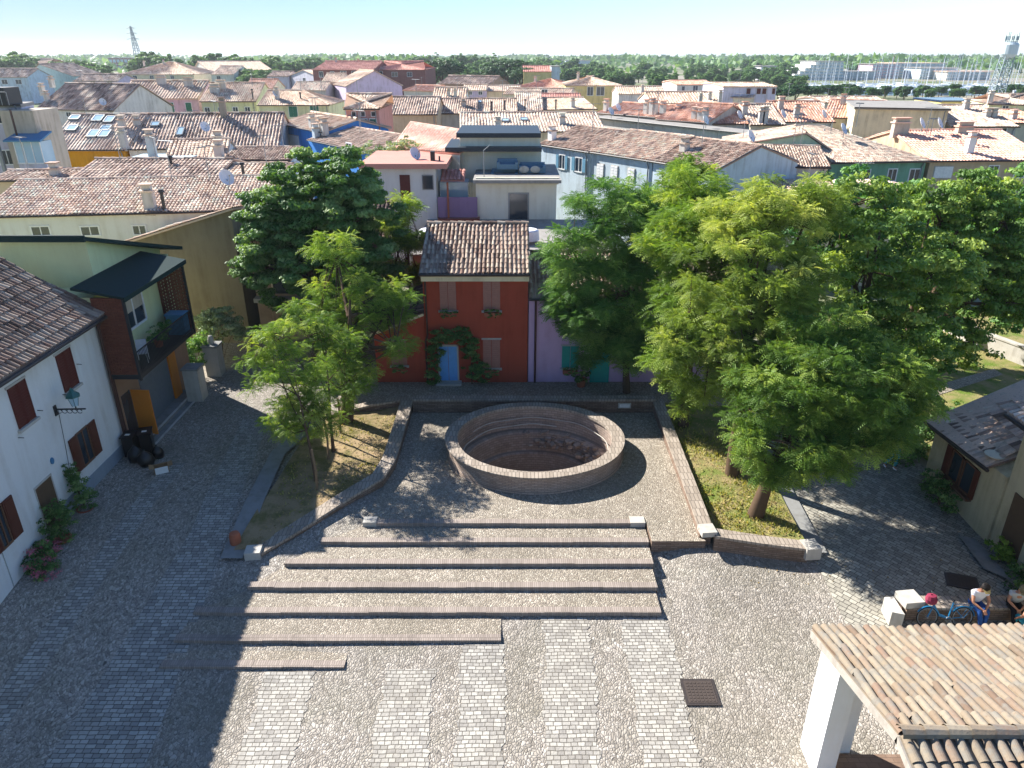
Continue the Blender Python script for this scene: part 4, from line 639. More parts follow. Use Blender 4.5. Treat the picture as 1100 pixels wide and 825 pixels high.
mb = MB(); tiles(mb, (17.0, 22.3, 4.8), (17.0, 14.6, 4.8), (22, 22.9, 6.4), (22, 14.6, 6.4), .22, .4, 5); mb.slab([(17.0, 14.6, 4.75), (22, 14.6, 6.3), (22, 22.9, 6.3), (17.0, 22.3, 4.75)], .1); mb.build('roof', ['tile_tan'], h); mb = MB(); mb.tube([(16.95, 22.3, 4.72), (16.95, 15, 4.72)], .07, 8); mb.build('gutter', ['gutter'], h)
mb = MB(); mb.bb((17.3, 20.2, -.6), (17.36, 21.2, 2.3)); mb.build('door', ['door_brown'], h); mb = MB(); mb.bb((17.3, 19.2, 2.9), (17.36, 20.3, 4.2)); mb.build('window', ['w_ochre'], h); mb = MB(); mb.bb((17.31, 19.95, .9), (17.37, 20.05, 1.3)); mb.build('bell_panel', ['metal_dark'], h)
# distant street wall beyond the lawn
sheet('park_lawn', [(18, 27), (34, 27), (36, 48), (14, 48)], 12, 12, 'lawn', .03)
wall_run('street_wall', 'low white wall along the far edge of the shady lawn', [(27.2, 45.5), (28.2, 40.5), (29.2, 37.8), (31.5, 35.5)], 1.0, .3, -1, 'stone_white', 'stone_white')
sheet('park_path', [(20.5, 33.0), (27, 36.6), (27, 37.4), (20.5, 33.9)], 6, 2, 'cobble_fine', .05)
# ------------------------------------------------------------------ pavilion (old fish market canopy) in the near corner
h = thing('market_pavilion', 'open pavilion roofed with bleached barrel tiles on white piers', 'pavilion', (11, 11, -.7)); EX0, EX1 = 7.5, 21.0
mb = MB(); tiles(mb, (EX1, 14.05, 2.92), (EX0, 14.05, 2.92), (EX1, 10.05, 4.0), (EX0, 10.05, 4.0), .212, .5, 8, .088, jit=.016, wf=.82); mb.slab([(EX0, 14.0, 2.9), (EX0, 10.05, 3.97), (EX1, 10.05, 3.97), (EX1, 14.0, 2.9)], .1, 0, .3, 0); tiles(mb, (EX0, 6, 2.9), (EX1, 6, 2.9), (EX0, 10.0, 3.98), (EX1, 10.0, 3.98), .25, .5, 8, .095, jit=.016, wf=.78); ridge(mb, (EX0, 10.03, 4.03), (EX1, 10.03, 4.03), .15, .45); mb.build('roof', ['tile_bleached'], h)
mb = MB(); mb.slab([(EX0-.03, 14.0, 2.88), (EX0-.03, 10.0, 3.97), (EX0+.1, 10.0, 3.97), (EX0+.1, 14.0, 2.88)], .18); mb.slab([(EX0-.03, 10.0, 3.97), (EX0-.03, 6.0, 2.88), (EX0+.1, 6.0, 2.88), (EX0+.1, 10.0, 3.97)], .18); mb.build('verge_board', ['mortar'], h)
for a, b in (((7.72, 12.75, -1.1), (8.2, 13.75, 2.82)), ((8.5, 13.35, -1.1), (8.85, 13.75, 2.8)), ((7.72, 6.4, -1.1), (8.2, 7.4, 2.85)), ((12.5, 13.2, -1.1), (13.0, 13.75, 2.8)), ((17.5, 13.2, -1.1), (18, 13.75, 2.8))): mb = MB(); mb.bb(a, b); mb.build('pier', ['pier_white'], h)
mb = MB(); mb.bb((7.9, 5.5, -1.5), (20.5, 13.3, -.66)); mb.build('floor', ['floor_tile'], h)
mb = MB()
for y in (12.9, 11.5, 8.5): mb.tube([(EX0+.1, y, 2.75+(14-y)*.27 if y > 10 else 2.75+(y-6)*.27), (EX1, y, 2.75+(14-y)*.27 if y > 10 else 2.75+(y-6)*.27)], .08, 4)
mb.build('roof_beam', ['wood_brown'], h)
# bench wall behind the pavilion
BYW = 18.15
bwl = wall_run('bench_wall', 'low brick seat wall between the pavilion and the side street', [(12.45, BYW), (17.3, BYW)], .18, .5, -1.2, 'brick_wall', 'brick_coping', .08, .04)
mb = MB(); mb.box((12.6, BYW+.0, .29), (.62, .6, .22), .12); tag(mb.build('capstone', ['stone_white'], loc=(12.5, BYW, 0)), 'white rough stone block on top of the end of the brick seat wall', 'stone'); mb = MB(); mb.prism([(11.9, 17.75), (12.18, 17.55), (12.2, 18.35), (11.95, 18.4)], -.6, [.12, .2, .22, .15]); tag(mb.build('corner_stone', ['stone_white'], loc=(12, 17.5, -.4)), 'upright pale stone standing against the end of the brick seat wall', 'stone')
# ------------------------------------------------------------------ foliage
def unit(a): return a/(np.linalg.norm(a, axis=-1, keepdims=True)+1e-9)
def sphere(n): return unit(rng.normal(size=(n, 3)))
def pinnate(mb, p, d, L, t, k=5, w=.1, m=0):
    """compound leaves: a drooping rachis with k pairs of leaflets"""
    n = len(p); d = unit(d); up = np.tile(np.array([0, 0, 1.0]), (n, 1)); s = unit(np.cross(d, up)+rng.normal(0, .25, (n, 3)))
    nn = unit(np.cross(s, d)); V = np.empty((n, k, 2, 4, 3))
    for i in range(k):
        q = (i+.8)/k; c = p+d*(L*q)[:, None]-up*(L*.35*q*q)[:, None]; ww = (w*(1-.45*abs(q-.45)))*L/.3; hl = L*.42/k
        for j, sg in enumerate((-1, 1)):
            a = c; tip = c+s*(sg*ww)[:, None]+d*(hl*.9)[:, None]-nn*(ww*.35)[:, None]; m_ = c+s*(sg*ww*.5)[:, None]
            V[:, i, j, 0] = a; V[:, i, j, 1] = m_-d*(hl*.45)[:, None]; V[:, i, j, 2] = tip; V[:, i, j, 3] = m_+d*(hl*1.1)[:, None]
    N = n*k*2; mb.add(V.reshape(-1, 3), np.arange(N*4).reshape(N, 4), m, np.repeat(t, k*2))
def broad(mb, p, nrm, sz, t, m=0, asp=.55):
    n = len(p); a = unit(np.cross(nrm, sphere(n))); b = unit(np.cross(nrm, a)); sz = np.broadcast_to(sz, (n,))[:, None]; nr = unit(nrm)
    V = np.stack([p-a*sz*.5, p-b*sz*asp*.5-nr*sz*.06, p+a*sz*.5, p+b*sz*asp*.5-nr*sz*.06], 1); mb.add(V.reshape(-1, 3), np.arange(4*n).reshape(n, 4), m, t)
def clumps(blobs, dens=1.0, rs=(.38, .75), inner=.35):
    C = []
    for (x, y, z, rx, ry, rz) in blobs:
        n = int(1.12*dens*(4*PI*((rx*ry+ry*rz+rx*rz)/3))*.85)+3; d = sphere(n); f = np.where(rng.random(n) < inner, rng.uniform(.2, .75, n), rng.uniform(.78, 1.08, n))
        C.append(np.concatenate([np.array([x, y, z])+d*f[:, None]*[rx, ry, rz], rng.uniform(*rs, (n, 1))], 1))
    return np.concatenate(C)
def crown_mesh(cl, per, style, L, spread=1.0):
    mb = MB(); n = len(cl); cnt = np.maximum(4, (2.35*per*(cl[:, 3]/.55)**2*rng.uniform(.6, 1.3, n)).astype(int)); idx = np.repeat(np.arange(n), cnt); N = len(idx); c = cl[idx]
    dirs = sphere(N); dirs[:, 2] = dirs[:, 2]*.75+.12; rr = c[:, 3]*.9*rng.random(N)**.45; p = c[:, :3]+dirs*rr[:, None]*[1, 1, .5]
    ct = rng.beta(1.3, 1.3, n); t = np.clip(.72*ct[idx]+.28*rng.random(N), 0, 1)
    if style == 'pinnate':
        d = unit(dirs*[1, 1, .4]+rng.normal(0, .35, (N, 3))); pinnate(mb, p, d, L*rng.uniform(.7, 1.2, N), t)
    else: broad(mb, p, unit(dirs+[0, 0, .5]+rng.normal(0, .5, (N, 3))), L*rng.uniform(.7, 1.25, N), t)
    return mb
def limbs(mb, base, r0, top, cl, blobs, nl=10, sides=8):
    base = np.array(base, float); top = np.array(top, float); pts = [base-[0, 0, .3]]
    for i in range(1, 7): q = i/6; pts.append(base+(top-base)*q+np.array([random.uniform(-1, 1), random.uniform(-1, 1), 0])*.1*(q < 1)*r0*4)
    mb.tube(pts, [r0*1.35, r0*1.02]+[r0*(1-.86*i/5) for i in range(1, 6)], sides)
    for b in blobs:
        c = np.array(b[:3]); q = random.uniform(.45, .9); s = base+(top-base)*q; mid = (s+c)/2+np.array([0, 0, -.3]); mb.tube([s, mid, c], [r0*.42, r0*.27, r0*.14], 6)
        near = cl[np.argsort(np.linalg.norm(cl[:, :3]-c, axis=1))[:60]]; 
        for e in near[rng.choice(len(near), min(nl, len(near)), False)]: mb.tube([c, (c+e[:3])/2+[0, 0, .1], e[:3]], [min(.05, r0*.17), min(.03, r0*.1), .012], 4)
def blob(px, py, Y, r, ry=None, fz=1.0): c = Q(px, py, Y); k = depth_at(c)/FOC; return (*c, r*k, (ry or r*k*.9), r*k*fz)
def tree(name, label, base, r0, blobs, leaf, per, style='pinnate', L=.3, dens=1.0, rs=(.38, .75), group=None, cat='tree', top=None, inner=.35, nl=9):
    base = np.array(base, float); cl = clumps(blobs, dens, rs, inner); root = thing(name, label, cat, tuple(base), group)
    if top is None: m = np.mean([b[:3] for b in blobs], 0); top = (base[0]*.4+m[0]*.6, base[1]*.4+m[1]*.6, m[2]+.35*(max(b[2] for b in blobs)-m[2]))
    t = MB(); limbs(t, base, r0, top, cl, blobs, nl); t.build('trunk', ['wood_trunk'], root, smooth=True); crown_mesh(cl, per, style, L).build('crown', [leaf], root); return root
g3 = lambda x, y, d=0.0: (x, y, float(gz(x, y))+d)
B_ = blob
tree('locust_tree', 'feathery tree with a slim trunk before the lilac house, partly hiding its turquoise door', (5.9, 33.7, .2), .16, [B_(655, 235, 35, 42), B_(640, 320, 34, 46), B_(692, 285, 35, 42), B_(614, 268, 34, 28), B_(660, 372, 33.6, 34), B_(690, 215, 36, 28), B_(618, 335, 34, 26), B_(690, 350, 34, 36)], 'leaf_green', 30, L=.34, dens=1.35)
tree('locust_tree', 'yellow-green feathery tree at the back corner of the grassy bed, nearest the well', g3(8.05, 30.2, .2), .2, [B_(740, 330, 30, 42), B_(737, 262, 31, 44), B_(722, 388, 29.3, 24), B_(748, 212, 32, 32), B_(775, 285, 31, 40), B_(735, 430, 29.5, 12)], 'leaf_locust', 30, L=.34, dens=1.25)
tree('locust_tree', 'tallest golden-green feathery tree, with its trunk in the middle of the grassy bed', g3(9.14, 25.9, .2), .24, [B_(800, 300, 27, 64), B_(835, 235, 28, 48), B_(762, 385, 26, 40), B_(850, 335, 26.5, 55), B_(795, 225, 28.5, 36), B_(875, 215, 29, 30), B_(740, 350, 26.5, 28), B_(800, 390, 25.5, 40)], 'leaf_locust_gold', 34, L=.32, dens=1.2, nl=22)
tree('locust_tree', 'leafy feathery tree with a thick leaning trunk at the front of the grassy bed', g3(9.2, 23.1, .2), .26, [B_(838, 425, 23.3, 50), B_(808, 468, 22.8, 26), B_(872, 458, 22.6, 42), B_(905, 405, 23.2, 52), B_(850, 500, 22.2, 17), B_(930, 440, 22.3, 38), B_(880, 375, 24, 44), B_(905, 488, 21.8, 24), B_(825, 505, 22.6, 13), B_(955, 395, 23, 40), B_(950, 462, 22, 26), B_(975, 425, 22.8, 28)], 'leaf_mid', 32, L=.3, dens=1.35)
tree('broadleaf_tree', 'tall deep green tree over the side street, behind the golden-green one', (14.2, 28.5, 0), .3, [B_(930, 290, 29, 66), B_(905, 225, 31, 40), B_(965, 350, 28.5, 58), B_(1000, 295, 29.5, 48), B_(950, 225, 31, 34), B_(925, 365, 28, 48)], 'leaf_mid', 42, 'broad', .19, 1.25)
tree('broadleaf_tree', 'dark spreading tree shading the lawn and the side street', (18.0, 32.5, 0), .32, [B_(1010, 240, 35, 52), B_(1050, 275, 34.5, 56), B_(1025, 340, 33.5, 46), B_(985, 385, 32, 46), B_(975, 430, 31, 34), B_(1040, 215, 36, 34), B_(1080, 240, 35, 42), B_(1000, 222, 35, 32), B_(1075, 300, 34, 40), B_(1100, 275, 35, 40), B_(1098, 325, 33.5, 30), B_(1045, 365, 33, 26)], 'leaf_mid', 40, 'broad', .21, 1.2)
tree('broadleaf_tree', 'fresh green tree at the far end of the lawn before the white wall', (25.5, 42, 0), .3, [B_(1085, 225, 42, 46), B_(1095, 290, 41, 42), B_(1060, 240, 44, 36), B_(1090, 335, 41, 24), B_(1110, 250, 42, 40)], 'leaf_green', 34, 'broad', .3, 1.0)
tree('broadleaf_tree', 'broad pale green tree behind the lilac house roof, touching the far tiled roofs', (9.5, 45.5, 0), .26, [B_(745, 215, 45, 38), B_(715, 235, 45, 28), B_(768, 248, 45, 38), B_(742, 185, 46, 20)], 'leaf_locust', 30, 'pinnate', .42, .9)
tree('horse_chestnut', 'big round dark green tree, densest of all, behind the saplings', (-10.9, 38.2, .2), .3, [B_(342, 222, 39.2, 56), B_(292, 258, 38.7, 36), B_(388, 235, 39.2, 42), B_(368, 195, 40.2, 36), B_(322, 296, 38.2, 46), B_(395, 282, 38.7, 34), B_(303, 215, 39.2, 32), B_(275, 285, 38.7, 20), B_(280, 230, 39.2, 22), B_(335, 186, 40.2, 18)], 'leaf_chestnut', 80, 'broad', .23, 1.5, inner=.2)
tree('locust_tree', 'airy pale green tree standing behind the red lean-to', (-6.0, 41.5, .2), .13, [B_(432, 250, 41, 17), B_(455, 258, 41, 14), B_(438, 222, 41.5, 12), B_(450, 295, 40.8, 15), B_(425, 285, 40.8, 15), B_(418, 240, 41.3, 12)], 'leaf_locust', 26, L=.34, dens=1.2)
tree('locust_tree', 'feathery tree with the thick dark trunk in the sapling bed', g3(-7.9, 30.4, .1), .29, [B_(362, 275, 33.4, 25), B_(390, 325, 32.5, 32), B_(345, 335, 32.5, 30), B_(420, 318, 33, 20), B_(372, 385, 30.8, 32), B_(425, 372, 30.6, 12), B_(415, 335, 32.4, 18)], 'leaf_locust', 20, L=.34, dens=1.05)
tree('sapling', 'staked young feathery tree, its bright crown nearest the shaded street', g3(-7.95, 25.3, .1), .07, [B_(300, 402, 27.2, 34), B_(325, 440, 27, 32), B_(292, 358, 27.5, 24), B_(340, 410, 27.2, 26), B_(302, 455, 26.6, 16), B_(272, 385, 27.3, 17), B_(350, 450, 27, 17)], 'leaf_locust', 32, L=.28, dens=1.45, rs=(.25, .5))
tree('sapling', 'staked young feathery tree between the thick trunk and the front sapling', g3(-7.85, 27.8, .1), .07, [B_(342, 352, 29.2, 21), B_(372, 412, 29.2, 24), B_(322, 342, 29.5, 16), B_(372, 372, 29.2, 19)], 'leaf_mid', 30, L=.28, dens=1.3, rs=(.28, .5))
for i, (px, py, hh, lb) in enumerate(((341, 530, 1.9, 'rough wooden stake beside the front sapling'), (353, 495, 2.0, 'wooden stake halfway along the sapling bed'), (357, 474, 2.1, 'thin wooden stake close to the thick dark trunk'), (366, 468, 1.8, 'wooden stake just in front of the thick dark trunk'))):
    p = gpt(px, py); p[2] += .1; mb = MB(); mb.tube([p-[0, 0, .2], p+[.06, 0, hh*.5], p+[.02*(i-1), .03, hh]], [.05, .048, .045], 7); mb.tube([p+[0, 0, hh*.82], p+[-.12, 0, hh*.84], p+[-.2, .02, hh*.8]], .015, 4); tag(mb.build('tree_stake', ['wood_stake'], loc=p), lb, 'stake')
tree('broadleaf_tree', 'deep green tree added behind the lilac house yard to shade the lawn', (17.5, 41.5, 0), .3, [B_(900, 225, 41.5, 44), B_(935, 240, 41, 40), B_(880, 255, 41, 36), B_(960, 225, 42, 34)], 'leaf_deep', 26, 'broad', .3, 1.0)  # added to throw shade on the lawn, mostly hidden behind nearer crowns
tree('broadleaf_tree', 'low spreading tree added to shade the middle of the lawn', (21.5, 38.5, 0), .25, [B_(980, 285, 38.5, 42), B_(1015, 265, 38.5, 44), B_(1045, 290, 38, 38), B_(1060, 255, 39, 36)], 'leaf_deep', 26, 'broad', .3, 1.1)  # second tree added for its shade on the lawn
# shrubs and potted plants
def pot(root, r, hh, mat='terracotta'):
    mb = MB(); mb.lathe([(.001, 0), (r*.7, 0), (r*.95, hh*.85), (r*1.08, hh*.86), (r*1.08, hh), (r*.9, hh), (r*.85, hh*.9), (.001, hh*.9)], (0, 0), 18); return mb.build('pot', [mat], root, local=True, smooth=False)
def shrub(name, label, loc, blobs, leaf, per=26, L=.1, dens=6, rs=(.12, .25), pr=None, style='broad', cat='plant', flowers=None, fn=0, upright=False):
    root = thing(name, label, cat, tuple(loc)); bl = np.array(blobs, float); cl = clumps(bl, dens*1.6, rs); mb = crown_mesh(cl, per*(.55/np.mean(rs))**2*.55, style, L); mb.build('foliage', [leaf], root, local=True)
    if pr: pot(root, pr, pr*1.5)
    mb = MB(); 
    for b in blobs: mb.tube([(0, 0, .05), (b[0]*.5, b[1]*.5, b[2]*.6), b[:3]] if not upright else [(-.9 if b[0] < .2 else 1.2, .1, 0), (-.9 if b[0] < .2 else 1.2, .1, b[2]*.7), b[:3]], [.03, .02, .01], 5)
    mb.build('stem', ['wood_trunk'], root, local=True)
    if flowers: mb = crown_mesh(clumps([[b[0], b[1], b[2], b[3]*1.1, b[4]*1.1, b[5]*1.1] for b in blobs], dens, rs, .0), fn*4, 'broad', L*.9); mb.build('blossom', [flowers], root, local=True)
    return root
shrub('potted_shrub', 'dark bushy potted shrub on the doorstep of the white house, below the door', (-16.55, 22.0, -.62), [(0, 0, 1.0, .55, .55, .75), (.05, .1, 1.7, .4, .4, .4)], 'leaf_dark', 26, .1, 7, pr=.3)
shrub('potted_shrub', 'taller pointed potted shrub at the upper end of the doorstep of the white house', (-16.6, 23.75, -.5), [(0, 0, .9, .5, .5, .6), (-.1, 0, 1.6, .36, .36, .5), (-.2, 0, 2.2, .22, .22, .4)], 'leaf_dark', 26, .1, 7, pr=.3)
shrub('flowering_bush', 'pink flowering bush in a pot at the near end of the doorstep', (-16.6, 20.75, -.98), [(0, 0, .85, .62, .6, .45), (.3, -.4, .7, .45, .4, .35), (-.05, .45, .85, .4, .4, .35)], 'leaf_dark', 26, .1, 7, pr=.34, flowers='flower_pink', fn=16)
shrub('gate_bush', 'pale silvery bush spilling over the gate pillars', (-16.4, 38.1, .2), [(0, 0, 2.0, 1.0, .8, .8), (-.6, .2, 2.4, .7, .6, .6), (.9, .2, 1.8, .7, .6, .7), (.3, .3, 2.6, .6, .5, .4)], 'leaf_silver', 28, .2, 2.4, (.25, .45), cat='bush')
shrub('gate_bush', 'green climbing bush between the garage of the yellow house and the gate pillar', (-16.9, 35.9, .0), [(0, 0, 1.4, .5, .5, .7), (.1, .5, 2.0, .5, .5, .5), (-.2, -.4, 1.9, .4, .4, .5)], 'leaf_green', 28, .16, 3, (.2, .4), cat='bush')
shrub('balcony_plant', 'leafy dark plant on the balcony under the window', (-16.3, 31.3, BZ), [(0, 0, .6, .35, .7, .4), (.1, .6, .75, .3, .3, .3)], 'leaf_deep', 22, .11, 6, pr=.22)
shrub('door_climber', 'thick green climber framing the blue door of the red house', (-3.3, 34.7, .24), [(-.85, 0, .8, .42, .3, .9), (-.75, 0, 1.9, .5, .32, .6), (-.2, 0, 2.75, .7, .34, .42), (.5, 0, 2.75, .7, .34, .42), (1.15, 0, 2.1, .5, .32, .6), (1.25, 0, 1.1, .5, .32, .8), (1.7, 0, .7, .4, .3, .6)], 'leaf_dark', 26, .13, 7, (.15, .28), cat='climber', upright=True)
LBX = ['flower box under the left upstairs window of the red house', 'flower box under the right upstairs window of the red house', 'flower box under the ground-floor window beside the blue door', 'flower box under the window of the red lean-to', 'dark flower box under the turquoise shutters of the lilac house']
for (x, y, z), lb in zip(boxes, LBX):
    r = thing('flower_box', lb, 'flower box', (x, y, z-.05)); mb = MB(); mb.prism([(-.38, -.1), (.38, -.1), (.38, .12), (-.38, .12)], -.2, 0); mb.build('trough', ['terracotta'], r, local=True); mb = crown_mesh(clumps([(0, -.03, .02, .42, .16, .16), (-.2, -.08, -.12, .2, .1, .14), (.2, -.08, -.12, .2, .1, .14)], 14, (.07, .14)), 320, 'broad', .09); mb.build('foliage', ['leaf_dark'], r, local=True)
shrub('potted_shrub', 'dark potted shrub beside the turquoise shutters of the lilac house', (3.6, 34.5, .24), [(0, 0, .75, .5, .4, .55), (.1, 0, 1.3, .3, .3, .35)], 'leaf_dark', 26, .11, 6, pr=.28)
shrub('street_bush', 'dark bush below the window of the side shed', (16.7, 23.9, -.05), [(0, 0, .5, .5, .8, .5), (.1, .8, .6, .5, .5, .5)], 'leaf_dark', 26, .13, 4, (.18, .32), cat='bush')
shrub('street_bush', 'black-green hedge bush at the corner behind the side shed', (16.6, 27.4, 0), [(0, 0, .8, 1.1, 1.0, .9), (1.5, .6, 1.1, 1.2, 1.0, 1.1), (3.2, .6, 1.2, 1.3, 1, 1.2), (4.8, .8, 1.1, 1.2, 1, 1.0)], 'leaf_dark', 28, .17, 2.4, (.25, .45), cat='bush')
shrub('street_bush', 'small yellow-green bush by the door of the peeling cream house', (16.95, 20.6, -.1), [(0, 0, .45, .35, .4, .4)], 'leaf_locust', 26, .11, 7, cat='bush')
shrub('street_bush', 'low dark bush at the foot of the peeling cream house wall', (16.9, 18.9, -.2), [(0, 0, .4, .5, .9, .42), (.0, -1, .5, .5, .6, .5)], 'leaf_dark', 26, .13, 4, (.18, .32), cat='bush')
mb = MB(); mb.patch([(16.2, 20.1), (16.8, 19.5), (16.9, 21.8), (16.4, 22.0)], 4, 6, lambda x, y: gz(x, y)+.12); tag(mb.build('planting_edge', ['stone_grey']), kind='structure')
# grass tufts on the grassy bed
n = 3600; gx = rng.uniform(7.5, 10.5, n); gy = rng.uniform(21.9, 31.5, n); keep = (np.sin(gx*2.3+gy*.9)+np.sin(gy*1.7-gx)+rng.normal(0, .7, n) > -.1) | ((np.hypot(gx-9.3, gy-22.6) < 1.3)); gx, gy = gx[keep], gy[keep]; n = len(gx); p = np.stack([gx, gy, gz(gx, gy)+.24+.05*np.sin(1.7*gx+gy)], 1); mb = MB(); a = rng.uniform(0, 2*PI, n); s = np.stack([np.cos(a), np.sin(a), 0*a], 1)*.03; hh = rng.uniform(.06, .16, n); ln = rng.normal(0, .05, (n, 3)); ln[:, 2] = hh
mb.add(np.stack([p-s, p+s, p+ln], 1).reshape(-1, 3), np.arange(3*n).reshape(n, 3), 0); tag(mb.build('grass', ['grass_dry']), 'short uneven grass growing in the bed under the trees', 'grass', kind='stuff')
n = 2200; gx = rng.uniform(-9.7, -5.6, n); gy = rng.uniform(21.6, 31, n); keep = (np.sin(gx*2.1+gy*.8)+np.sin(gy*1.3)+rng.normal(0, .7, n) > .5) & (gx < -5.5-(25.4-gy).clip(0)*.9) & (gx > -9.4+(gy-28).clip(0)*.2); gx, gy = gx[keep], gy[keep]; n = len(gx); p = np.stack([gx, gy, gz(gx, gy)+.15], 1); mb = MB(); a = rng.uniform(0, 2*PI, n); s = np.stack([np.cos(a), np.sin(a), 0*a], 1)*.03; hh = rng.uniform(.05, .13, n); ln = rng.normal(0, .05, (n, 3)); ln[:, 2] = hh
mb.add(np.stack([p-s, p+s, p+ln], 1).reshape(-1, 3), np.arange(3*n).reshape(n, 3), 0); tag(mb.build('grass', ['grass_dry']), 'sparse grass on the bare earth of the sapling bed', 'grass', kind='stuff')
def litter(label, n, x0, x1, y0, y1, zf, f):
    x = rng.uniform(x0, x1, n); y = rng.uniform(y0, y1, n); k = f(x, y); x, y = x[k], y[k]; mb = MB(); broad(mb, np.stack([x, y, zf(x, y)+.02], 1), unit(rng.normal(0, .25, (len(x), 3))+[0, 0, 1]), rng.uniform(.05, .11, len(x)), rng.random(len(x))); tag(mb.build('fallen_leaves', ['litter']), label, 'leaf litter', kind='stuff')
litter('dry fallen leaves scattered in the bed under the trees', 1500, 7.4, 10.5, 21.8, 32, lambda x, y: gz(x, y)+.22+.05*np.sin(1.7*x+y), lambda x, y: rng.random(len(x)) < .9)
litter('dry fallen leaves scattered over the sapling bed', 1100, -9.6, -5.6, 21.6, 31, lambda x, y: gz(x, y)+.17, lambda x, y: (x < -5.5-(25.4-y).clip(0)*.9) & (x > -9.4+(y-28).clip(0)*.2))
litter('dry leaves blown along the edges of the square and the side street', 900, -9, 17, 13, 31, lambda x, y: gz(x, y)+.01, lambda x, y: ((x > 11.3) & (rng.random(len(x)) < .6)) | ((x > 7.2) & (y < 20.8) & (y > 19.6)) | ((x > -10.6) & (x < -10.3) & (y > 20)))
# ------------------------------------------------------------------ people
def skin_mesh(name, chains, mat, parent, sub=2):
    V = []; E = []; Rr = []; ids = {}
    for ch in chains:
        prev = None
        for (p, r) in ch:
            k = tuple(round(float(c), 4) for c in p)
            if k not in ids: ids[k] = len(V); V.append(k); Rr.append(r)
            if prev is not None and prev != ids[k]: E.append((prev, ids[k]))
            prev = ids[k]
    me = bpy.data.meshes.new(name); me.from_pydata(V, E, []); o = bpy.data.objects.new(name, me); COL.objects.link(o); o.parent = parent
    s = o.modifiers.new('skin', 'SKIN'); s.use_smooth_shade = True
    if not me.skin_vertices: bpy.context.view_layer.update()
    lay = me.skin_vertices[0] if len(me.skin_vertices) else me.attributes.new('skin', 'FLOAT', 'POINT')
    for i, r in enumerate(Rr): lay.data[i].radius = (r, r) if np.isscalar(r) else r; lay.data[i].use_root = (i == 0)
    o.modifiers.new('sub', 'SUBSURF').levels = sub; o.modifiers[-1].render_levels = sub; me.materials.append(M[mat]); return o
def person(label, loc, rz, J, shirt, trousers, shoe, hair, cap=None, shortsleeve=True, dress=False):
    root = thing('person', label, 'person', tuple(loc), None, rz); root.scale = (1.1,)*3; J = {k: np.array(v, float) for k, v in J.items()}; X = np.array([1, 0, 0.])
    pel, ch, nk, hd = J['pelvis'], J['chest'], J['neck'], J['head']; hu = unit(hd-nk); wa = pel*.5+ch*.5; body = []
    body.append([(pel, (.14, .11)), (wa, (.13, .1)), (ch, (.15, .11)), (nk, .058), (nk+(hd-nk)*.45, .062), (hd, (.085, .098)), (hd+hu*.08, (.07, .085))])
    chains_s = [[(pel+[0, 0, .02], (.165, .13)), (wa, (.165, .135)), (ch, (.195, .155)), (nk-hu*.05, .09)]]; chains_t = [[(pel+[0, 0, .06], (.165, .135)), (pel, (.16, .13))]]
    for s in 'LR':
        sh, el, wr, hp, kn, an, to = [J[q+s] for q in ('sh', 'el', 'wr', 'hip', 'kn', 'an', 'toe')]; hd_ = unit(wr-el); palm = wr+hd_*.055; side = unit(np.cross(hd_, UP)+1e-3)
        body.append([(ch, (.15, .11)), (sh, .06), ((sh+el)/2, .05), (el, .042), ((el+wr)/2, .038), (wr, .027), (palm, (.036, .018))])
        for k, off in enumerate((-.03, -.01, .01, .03)): ln = (.07, .085, .078, .06)[k]; b = palm+side*off+hd_*.03; body.append([(palm, (.036, .018)), (b, .0095), (b+hd_*ln*.5-UP*.008, .009), (b+hd_*ln*.85-UP*.04, .0075)])
        tb = wr+hd_*.03+side*.035; body.append([(palm, (.036, .018)), (tb, .011), (tb+hd_*.04+side*.02, .009)])
        body.append([(pel, (.14, .11)), (hp, .085), ((hp+kn)/2, .075), (kn, .055), (kn*.6+an*.4, .056), (an, .036), (to, (.036, .026))])
        chains_s.append([(ch, (.195, .155)), (sh, .085), ((sh+el)/2, .07)] + ([] if shortsleeve else [(el, .055), (wr, .04)]))
        chains_t.append([(pel, (.16, .13)), (hp, .105), ((hp+kn)/2, .092), (kn, .075), ((kn+an)/2, .068), (an+[0, 0, .03], .058)])
        f = unit(to-an); skin_mesh('shoe', [[(an-f*.03-UP*.02, .05), (an+f*.07-UP*.035, .047), (to, .038)]], shoe, root, 1)
    skin_mesh('body', body, 'skin', root); skin_mesh('shirt', chains_s, shirt, root); skin_mesh('trousers', chains_t, trousers, root)
    f = np.array([0, -1, 0.]); f = unit(f-hu*np.dot(f, hu)); sd = np.cross(f, hu)
    for e in (-1, 1):
        mb = MB(); c = hd+f*.088+sd*e*.033+hu*.01; mb.lathe([(.001, -.011), (.011, 0), (.001, .011)], (c[0], c[1]), 8, 0, None, 1, 1, c[2]); mb.build('eye', ['hair_dark'], root, local=True)
        mb = MB(); c = hd+sd*e*.088; mb.lathe([(.001, -.03), (.016, -.01), (.018, .012), (.001, .03)], (c[0], c[1]), 8, 0, None, 1, 1, c[2]); mb.build('ear', ['skin'], root, local=True)
    mb = MB(); c = hd+f*.095; mb.add([c+hu*.01, c-hu*.03+sd*.015, c-hu*.03-sd*.015, c-hu*.028+f*.022], [(0, 1, 3), (0, 3, 2), (1, 2, 3)]); mb.build('nose', ['skin'], root, local=True); mb = MB(); mb.box(hd+f*.085-hu*.055, (.045, .012, .01)); mb.build('mouth', ['fabric_red'], root, local=True)
    mb = MB(); c = hd+hu*.035-f*.012; V = []; n = 16
    prof = [(.098, -.06), (.108, -.01), (.1, .05), (.07, .088), (.01, .102)]
    for r, z in prof:
        for j in range(n): q = 2*PI*j/n; d = sd*math.cos(q)-f*math.sin(q); zz = z+(.055 if (z < 0 and math.sin(q) < -.2) else 0); V.append(c+d*r+hu*zz)
